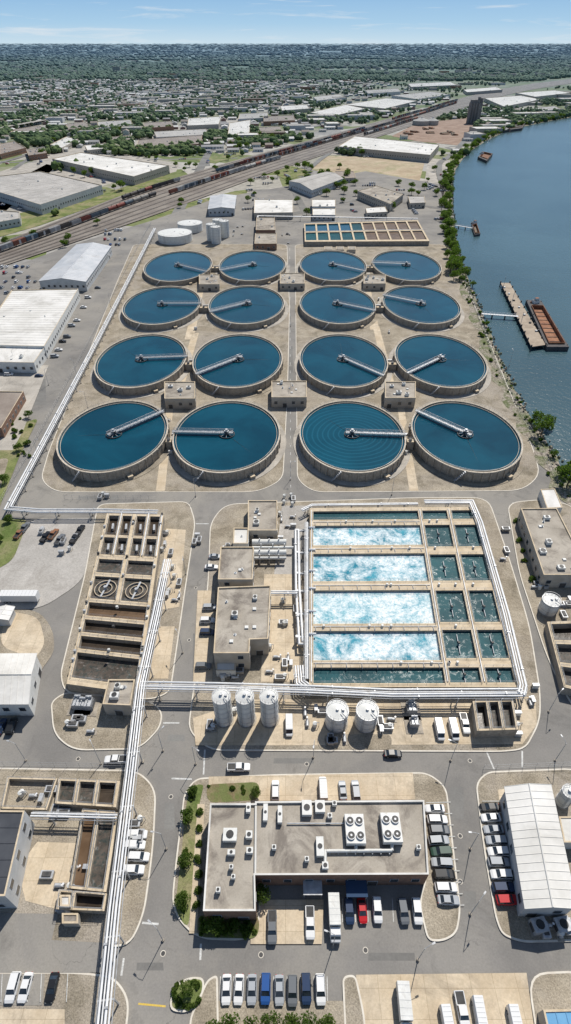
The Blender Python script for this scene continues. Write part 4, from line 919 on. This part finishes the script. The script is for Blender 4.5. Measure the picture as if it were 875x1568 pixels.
def train(k,x0,x1):
    W=[Vector(a) for a in track(.07+k*.123)]; d=0; nxt=0
    for i in range(len(W)-1):
        a,b=W[i],W[i+1];Ln=(b-a).length;rot=math.atan2(b.y-a.y,b.x-a.x)
        while nxt<d+Ln:
            p=a.lerp(b,(nxt-d)/Ln); nxt+=15.8; px,py=PX(p.x,p.y)
            if x0<px<x1: inst('freight_car',FC[run[0]],p.x,p.y,.4,rot,(1,1.15,1.25),random.choice(FCC)); run[1]-=1
            if run[1]<=0: run[0]=random.choice((0,0,1,2,2)); run[1]=random.randint(2,6)
        d+=Ln
train(4,-60,245); train(6,185,275); train(3,255,430); train(5,330,560); train(4,430,700); train(2,560,640); train(6,600,700)
# ---------------------------------------------------------------- grain elevator etc.
mb=MB(); X,Y=g2(723,189)
for i in range(4):
    for j in range(2): mb.cyl(X-9+i*6,Y+j*6,0,38,3.1,elevc,16)
mb.box(X,Y+3,38,20,9,5,elevc); mb.box(X+8,Y+3,43,5,6,5,elevc); mb.box(X+14,Y+3,0,5,6,46,elevc); mb.obj('grain_elevator')
for x,w in((645,26),(662,18)):
    X,Y=g2(x,191); mb=MB(); mb.cyl(X,Y,0,8,w/2/.68,beige,28,cone=5,mt=roofg); mb.cyl(X,Y,12,14,1.5,steel,10); mb.obj('storage_tank')
for k in range(10):
    X,Y=g2(U(612,700),U(195,214)); mb=MB(); a=U(0,3)
    for j in range(6):
        for l in range(3-j//2): mb.tube([(X-8*math.cos(a)+l*1.2*math.sin(a)+j*2.2*math.sin(a),Y-8*math.sin(a)-l*1.2*math.cos(a)-j*2.2*math.cos(a),.6+l*.9),(X+8*math.cos(a)+j*2.2*math.sin(a),Y+8*math.sin(a)-j*2.2*math.cos(a),.6+l*.9)],.7,random.choice((rust,deckm)),6)
    mb.obj('log_pile')
X,Y=g2(180,112); bld('apartment_tower',[(X-22,Y-12),(X+22,Y-12),(X+22,Y+12),(X-22,Y+12)],30,roof=roofg,wall=beige,win=8,world=True)
# ---------------------------------------------------------------- river objects
h=2.0; q=[(767,433),(781,433),(836,528),(814,531)]; p=ccw([g2(a,b,h) for a,b in q]); mb=MB(); mb.prism(p,h-.7,h,hull,deckm,True)
A=[Vector(g2(a,b,h)) for a,b in q]
for k in range(12):
    for e in((0,3),(1,2)): w=A[e[0]].lerp(A[e[1]],k/11.); mb.cyl(w.x,w.y,-1,h+1.2,.45,darks,8)
for k in range(7): w=A[0].lerp(A[2],.1+k*.12); mb.box(w.x,w.y,h,1.2,1.2,.8,random.choice((darks,steel,whitep)))
for k in range(3): w=A[0].lerp(A[3],.1+k*.3); mb.tube([(w.x,w.y,h),(w.x,w.y,h+8)],.15,steel,5)
mb.obj('barge_dock')
def gangway(p,q):
    a=Vector(g2(*p,2.2));b=Vector(g2(*q,2.2)); mb=MB(); c=(a+b)/2; r=math.atan2(b.y-a.y,b.x-a.x); mb.box(c.x,c.y,1.9,(b-a).length,2.0,.25,steel,r)
    n=Vector((-math.sin(r),math.cos(r)))
    for s in(-1,1):
        mb.tube([(*(a+n*s*1.0),3.3),(*(b+n*s*1.0),3.3)],.07,pipew,5)
        for k in range(14): w=a.lerp(b,k/13)+n*s*1.0; mb.tube([(w.x,w.y,2),(w.x,w.y,3.3)],.05,pipew,4)
    for k in(.3,.65): w=a.lerp(b,k); mb.cyl(w.x,w.y,-1,1.9,.5,darks,8)
    mb.obj('gangway')
gangway((738,480),(794,484)); gangway((694,344),(724,349))
def barge(name,q,h=2.2,cargo=None):
    W=[Vector(g2(a,b,h)) for a,b in q]; mb=MB()
    p=[tuple(w) for w in W]; mb.prism(p,-.5,h,hull,False)
    def P(u,v): return W[0].lerp(W[1],u).lerp(W[3].lerp(W[2],u),v)
    cell=[P(.14,.16),P(.86,.16),P(.86,.95),P(.14,.95)]
    us=[0,.14,.86,1];vs=[0,.16,.95,1]
    for i in range(3):
        for j in range(3):
            if i==1 and j==1: continue
            mb.add([(*P(us[i],vs[j]),h),(*P(us[i+1],vs[j]),h),(*P(us[i+1],vs[j+1]),h),(*P(us[i],vs[j+1]),h)],[(0,1,2,3)],hull)
    for k in range(4): a=cell[k];b=cell[(k+1)%4]; mb.add([(*a,h+.9),(*b,h+.9),(*b,h-1.6),(*a,h-1.6)],[(0,1,2,3)],rust); mb.tube([(*a,h+.9),(*b,h+.9)],.2,rust,4)
    mb.poly([(c.x,c.y,h-1.5) for c in cell],cargo or rust)
    for k in range(1,9):
        a=P(.14,.16+k*.088);b=P(.86,.16+k*.088); mb.tube([(a.x,a.y,h-1.3),(b.x,b.y,h-1.3)],.2,darks,4)
    c=P(.5,.07); mb.box(c.x,c.y,h,4.5,3.5,2,whitep,.4,mt=roofd); mb.box(c.x+.5,c.y,h+2,2.5,2,1.4,whitep,.4,mt=rust); mb.cyl(c.x-3,c.y,h,h+1,.5,rust,8)
    for v in(.03,.35,.65,.97):
        for u in(.05,.95): c=P(u,v); mb.cyl(c.x,c.y,h,h+.6,.25,darks,6)
    return mb.obj(name)
barge('cargo_barge',[(806,459),(829,460),(872,531),(838,531)])
barge('cargo_barge',[(732,240),(741,232),(755,235),(746,246)],3,rust)
barge('tow_boat',[(722,343),(730,341),(736,358),(727,359)],1.6,deckm)
barge('tow_boat',[(768,200),(780,188),(806,186),(800,196)],4,hull)
for i in range(len(bws)-1):
    a=Vector(bws[i]);b=Vector(bws[i+1]); Ln=(b-a).length; t=(b-a)/Ln if Ln else Vector((0,1)); nn=Vector((-t.y,t.x))
    if a.y<60 or a.y>2200: continue
    for k in range(int(Ln/(3.4 if a.y<600 else 8))):
        w=a.lerp(b,R())+nn*U(0,7)
        if R()<.75: shrub(w.x,w.y,U(.35,1.15)*(1 if a.y<500 else 1.9),True)
        if a.y>430 and R()<.75: w=a.lerp(b,R())+nn*U(1,12); tree(w.x,w.y,U(.75,1.25),True)
for x,y,s in((828,668,1.0),(820,650,.8),(838,655,.8),(868,745,1.2),(858,730,.8),(876,725,.9),(846,700,.5),(680,335,1.4),(676,322,1.3),(688,352,1.3),(690,375,1.1),(694,395,.9),(668,300,1.1),(682,285,1.3),(724,440,.6),(745,500,.5),(690,262,1.4),(700,250,1.4),(684,310,1.3)): tree(x,y,s)
for x,y in((276,318),(278,312),(100,378),(106,372),(150,345),(225,236),(240,246),(285,255),(330,262),(520,258),(533,268),(440,262),(456,258),(470,330),(600,322),(640,300),(655,278),(665,262),(390,300),(345,330),(430,215),(370,222),(10,376),(52,362),(380,310),(455,312),(545,300),(610,285),(630,290),(500,300),(525,310)): tree(x,y,U(.8,1.2))
# ---------------------------------------------------------------- town & distant masses
rivp=[PX(*q) for q in bws]+[(1400,160),(1400,1200),(905,1200)]
WHP=[q for q,_,_ in WH]
RAILX=[(x,y+4) for x,y in LO]+[(x,y-3) for x,y in UP[::-1]]
DIRTS=[[(472,258),(500,238),(560,240),(690,245),(684,282),(560,278)],[(600,208),(640,188),(720,180),(730,200),(700,222),(640,216)]]
def grow(q):
    cx=sum(a for a,_ in q)/len(q);cy=sum(b for _,b in q)/len(q); return [(cx+(a-cx)*1.12,cy+(b-cy)*1.4+1) for a,b in q]
WHG=[grow(q) for q in WHP]
def free(x,y,rail=True):
    px,py=PX(x,y)
    if rail and inpoly(px,py,RAILX): return False
    if inpoly(px,py,rivp): return False
    return not any(inpoly(px,py,q) for q in WHG) and not any(inpoly(px,py,q) for q in DIRTS)
k=0
while k<90:
    px,py=U(0,690),U(196,300); x,y=g2(px,py)
    if free(x,y) and mn.noise(Vector((x*.01,y*.01,7)))>.05: tree(x,y,U(.8,1.3),True); k+=1
fcarp2=M('siding',(.85,.85,.85),(.95,.95,.95),.5,objcol=True,haze_tint=True,coords='pos')
def house_mesh(w,d,h,rh,roofmat):
    mb=MB(); p=[(-w/2,-d/2),(w/2,-d/2),(w/2,d/2),(-w/2,d/2)]; mb.prism(p,-.6,h,fcarp2,False)
    e=.5
    mb.add([(-w/2-e,-d/2-e,h-.2),(w/2+e,-d/2-e,h-.2),(w/2+e,0,h+rh),(-w/2-e,0,h+rh),(w/2+e,d/2+e,h-.2),(-w/2-e,d/2+e,h-.2)],[(0,1,2,3),(3,2,4,5)],roofmat)
    for s in(-1,1): mb.add([(s*w/2,-d/2,h),(s*w/2,d/2,h),(s*w/2,0,h+rh-.2)],[(0,1,2)],fcarp2)
    for x in(-w/4,w/4):
        for s in(-1,1): mb.box(x,s*d/2,1.2,1.2,.1,1.4,glass)
    mb.box(0,-d/2,0,1.1,.14,2.2,darks); mb.box(w*.2,.8,h+rh-1.2,.8,.8,1.8,brick); return mb.mesh('house')
rh1=M('shingle_grey',(.25,.245,.24),(.34,.33,.32),.02,haze_tint=True);rh2=M('shingle_brown',(.23,.19,.155),(.31,.26,.215),.02,haze_tint=True);rh3=M('shingle_light',(.54,.53,.51),(.64,.63,.60),.02,haze_tint=True)
HM=[house_mesh(14,9,3.4,1.7,rh1),house_mesh(12,9,5,1.9,rh2),house_mesh(16,10,3.4,1.4,rh3),house_mesh(13,10,3.6,1.7,rh3),house_mesh(15,10,3.2,1.5,rh1)]
mbS=MB(); nh=0; hp=[]
ra=.12
def rt(x,y): return (x*math.cos(ra)-y*math.sin(ra),x*math.sin(ra)+y*math.cos(ra))
for iy in range(0,34):
    Y0=700+iy*85
    for ix in range(-40,38):
        X0=ix*22
        for s in(-1,1):
            xx,yy=rt(X0+U(-2,2),Y0+s*20); px,py=PX(xx,yy)
            if not(-20<px<900) or py>236: continue
            dens=.85 if px<450 else .45
            if yy>2600: dens*=.65
            if R()>dens or not free(xx,yy): continue
            inst('house',random.choice(HM),xx,yy,-.5,ra+(0 if R()<.7 else math.pi/2),U(.95,1.35),random.choice(((.7,.7,.68),(.6,.58,.52),(.6,.58,.5),(.35,.2,.15),(.45,.5,.52)))); hp.append((xx,yy)); nh+=1
def clipstrip(a,b,n,w,z):
    seg=[]
    for k in range(n+1):
        p=(a[0]+(b[0]-a[0])*k/n,a[1]+(b[1]-a[1])*k/n)
        if free(*p): seg.append(p)
        else:
            if len(seg)>1: stripmesh(mbS,seg,w,asphalt2,z)
            seg=[]
    if len(seg)>1: stripmesh(mbS,seg,w,asphalt2,z)
for iy in range(34): clipstrip(rt(-880,700+iy*85),rt(840,700+iy*85),50,8,-.45)
for ix in range(-6,7): clipstrip(rt(ix*140,680),rt(ix*140,3600),60,8,-.42)
mbS.obj('town_streets',False)
k=0; cps=[]
while k<210:
    px,py=U(-10,885),U(104,222)
    if px<330 and R()<.4: continue
    x,y=g2(px,py)
    w,d=U(14,36),U(9,20)
    if not free(x,y) or not free(x-w,y-d) or not free(x+w,y-d) or not free(x+w,y+d): continue
    if any(abs(x-q[0])<w+q[2] and abs(y-q[1])<d+q[3]+8 for q in cps): continue
    cps.append((x,y,w,d)); k+=1; c,s=math.cos(ra),math.sin(ra)
    p=[(x+i*c-j*s,y+i*s+j*c) for i,j in((-w,-d),(w,-d),(w,d),(-w,d))]
    t=random.choice('wwwggt'); bld('commercial_building',p,U(5,9),roof=RM[t][0],wall=RM[t][1],world=True,win=0,units=4,par=.8)
    for j in range(2): car(x+U(-25,25),y-d-8,random.choice((0,90)),rc(),None,True)
n=0
while n<420:
    px,py=U(0,700),U(205,345)
    x,y=g2(px,py)
    if not free(x,y) or inpoly(px,py,[(205,330),(470,330),(680,330),(690,400),(200,400)]): continue
    n+=1; a=random.choice((0,90,20,110)); kk=random.randint(2,7)
    for j in range(kk): car(x+j*3.0*math.cos(math.radians(a+90)),y+j*3.0*math.sin(math.radians(a+90)),a,rc(),None,True); n+=1
def ico(sub):
    bm=bmesh.new(); bmesh.ops.create_icosphere(bm,subdivisions=sub,radius=1); V=np.array([v.co[:] for v in bm.verts]); Fc=np.array([[v.index for v in f.verts] for f in bm.faces]); bm.free(); return V,Fc
I1=ico(1);I2=ico(2)
def blobs(name,pts,I,mat):
    V0,F0=I; n=len(pts); P=np.array(pts)
    J=1+rng.uniform(-.28,.28,size=(n,len(V0),1)); V=V0[None]*J*P[:,3:4][:,None,:]
    V[:,:,2]*=P[:,4:5]; V+=P[:,None,:3]
    Fa=(F0[None]+(np.arange(n)*len(V0))[:,None,None]).reshape(-1,3); V=V.reshape(-1,3)
    me=bpy.data.meshes.new(name); me.vertices.add(len(V)); me.vertices.foreach_set('co',V.ravel().astype(np.float32))
    me.loops.add(Fa.size); me.loops.foreach_set('vertex_index',Fa.ravel().astype(np.int32)); me.polygons.add(len(Fa))
    me.polygons.foreach_set('loop_start',(np.arange(len(Fa))*3).astype(np.int32)); me.materials.append(mat); me.update(calc_edges=True); me.validate()
    ob=bpy.data.objects.new(name,me); col.objects.link(ob); return ob
def fb(x,y,s): return mn.fractal(Vector((x*s,y*s,3.3)),1,2,4)
hs={}
for x,y in hp: hs.setdefault((int(x//20),int(y//20)),[]).append((x,y,9,8))
for q in cps:
    for i in range(int((q[0]-q[2])//20),int((q[0]+q[2])//20)+1):
        for j in range(int((q[1]-q[3])//20),int((q[1]+q[3])//20)+1): hs.setdefault((i,j),[]).append((q[0],q[1],q[2]+3,q[3]+10))
def nearhouse(x,y):
    i,j=int(x//20),int(y//20)
    for a in(-1,0,1):
        for b in(-1,0,1):
            for q in hs.get((i+a,j+b),()):
                if abs(q[0]-x)<q[2] and abs(q[1]+2-y)<q[3]: return True
    return False
near=[];far=[];t=0
while len(near)<7500 and t<60000:
    t+=1; px=U(-20,895);py=U(112,238) if R()<.93 else U(238,330); x,y=g2(px,py)
    if not free(x,y) or nearhouse(x,y): continue
    f=fb(x,y,.004); thr=-.1 if px<430 else .08
    if py>190: thr+=.15
    if py>215: thr+=.12
    if py>238: thr+=.3
    if f<thr+U(-.2,.2): continue
    r=U(3,5.5)
    for _ in range(2 if py>180 else 1): near.append((x+U(-3,3),y+U(-3,3),r*.75+U(0,2),r*U(.7,1.05),U(.8,1.1)))
while len(far)<15000:
    py=66.5+58*R()**1.15; px=U(-30,905); x,y=g2(px,py)
    if not free(x,y) or nearhouse(x,y): continue
    f=fb(x,y,.0012 if y>4000 else .003)
    if f<-.2+U(-.1,.1): continue
    s=max(6,y*.0028); r=s*U(.7,1.3); far.append((x,y,min(7,r*.4),r,min(1.0,9/r)))
blobs('distant_trees',near,I2,leafd); blobs('distant_trees',far,I1,leafd)
mb=MB()
for k in range(520):
    py=72+48*R()**.9; px=U(-20,895); x,y=g2(px,py)
    if not free(x,y): continue
    s=max(9,y*.0035)*U(.6,1.5); mb.box(x,y,0,s*U(1,2.2),s*.8,U(8,13)+y*.0006,beige,U(-.2,.3),mt=random.choice((roofw,roofw,roofg)))
for x,hh in((443,60),(690,40),(150,35),(275,30)):
    X,Y=g2(x,70.5); mb.cyl(X,Y,0,hh,9,beige,12,cone=5)
mb.obj('distant_town')
# ---------------------------------------------------------------- world, sun, camera
az=math.radians(25); el=math.radians(52)
w=bpy.data.worlds.new('World'); scene.world=w; w.use_nodes=True; nt=w.node_tree; bg=nt.nodes['Background']
sk=nt.nodes.new('ShaderNodeTexSky'); sk.sky_type='NISHITA'; sk.sun_disc=False; sk.sun_elevation=el; sk.sun_rotation=az; sk.altitude=200; sk.air_density=1.0; sk.dust_density=.4; sk.ozone_density=2
tc=nt.nodes.new('ShaderNodeTexCoord'); sep=nt.nodes.new('ShaderNodeSeparateXYZ'); L(nt,tc.outputs['Generated'],sep.inputs[0])
gr=ramp_(nt,sep.outputs[2],[(0,(6.8,8.6,9.8)),(.02,(4.6,7.2,9.6)),(.065,(2.3,5.0,8.8))])
kf=ramp_(nt,sep.outputs[2],[(0,(1,1,1)),(.12,(.85,.85,.85)),(.35,(0,0,0))])
c=mix_(nt,kf,sk.outputs[0],gr)
mp=nt.nodes.new('ShaderNodeMapping'); mp.inputs['Scale'].default_value=(3,3,42); L(nt,tc.outputs['Generated'],mp.inputs[0])
n=noise_(nt,mp.outputs[0],2.0,8,.62,.4); k=ramp_(nt,n.outputs[0],[(.54,(0,0,0)),(.72,(.8,.8,.8))])
c=mix_(nt,k,c,(8.8,9.4,9.9)); L(nt,c,bg.inputs[0]); bg.inputs[1].default_value=.085
sl=bpy.data.lights.new('sun','SUN'); sl.energy=5.0; sl.angle=math.radians(.53); sl.color=(1,.95,.875)
so=bpy.data.objects.new('sun',sl); d=Vector((math.sin(az)*math.cos(el),math.cos(az)*math.cos(el),math.sin(el))); so.rotation_euler=d.to_track_quat('Z','Y').to_euler(); so.location=(0,0,500); col.objects.link(so)
cam=bpy.data.cameras.new('camera'); co=bpy.data.objects.new('camera',cam); col.objects.link(co); co.location=(0,0,H); co.rotation_euler=(math.pi/2-TH,0,0)
cam.sensor_width=36; cam.sensor_fit='AUTO'; cam.lens=F/1568*36; cam.clip_start=1; cam.clip_end=200000; scene.camera=co
scene.view_settings.view_transform='Standard'; scene.view_settings.look='None'; scene.view_settings.exposure=0
print('houses',nh,'near',len(near),'objects',len(bpy.data.objects))
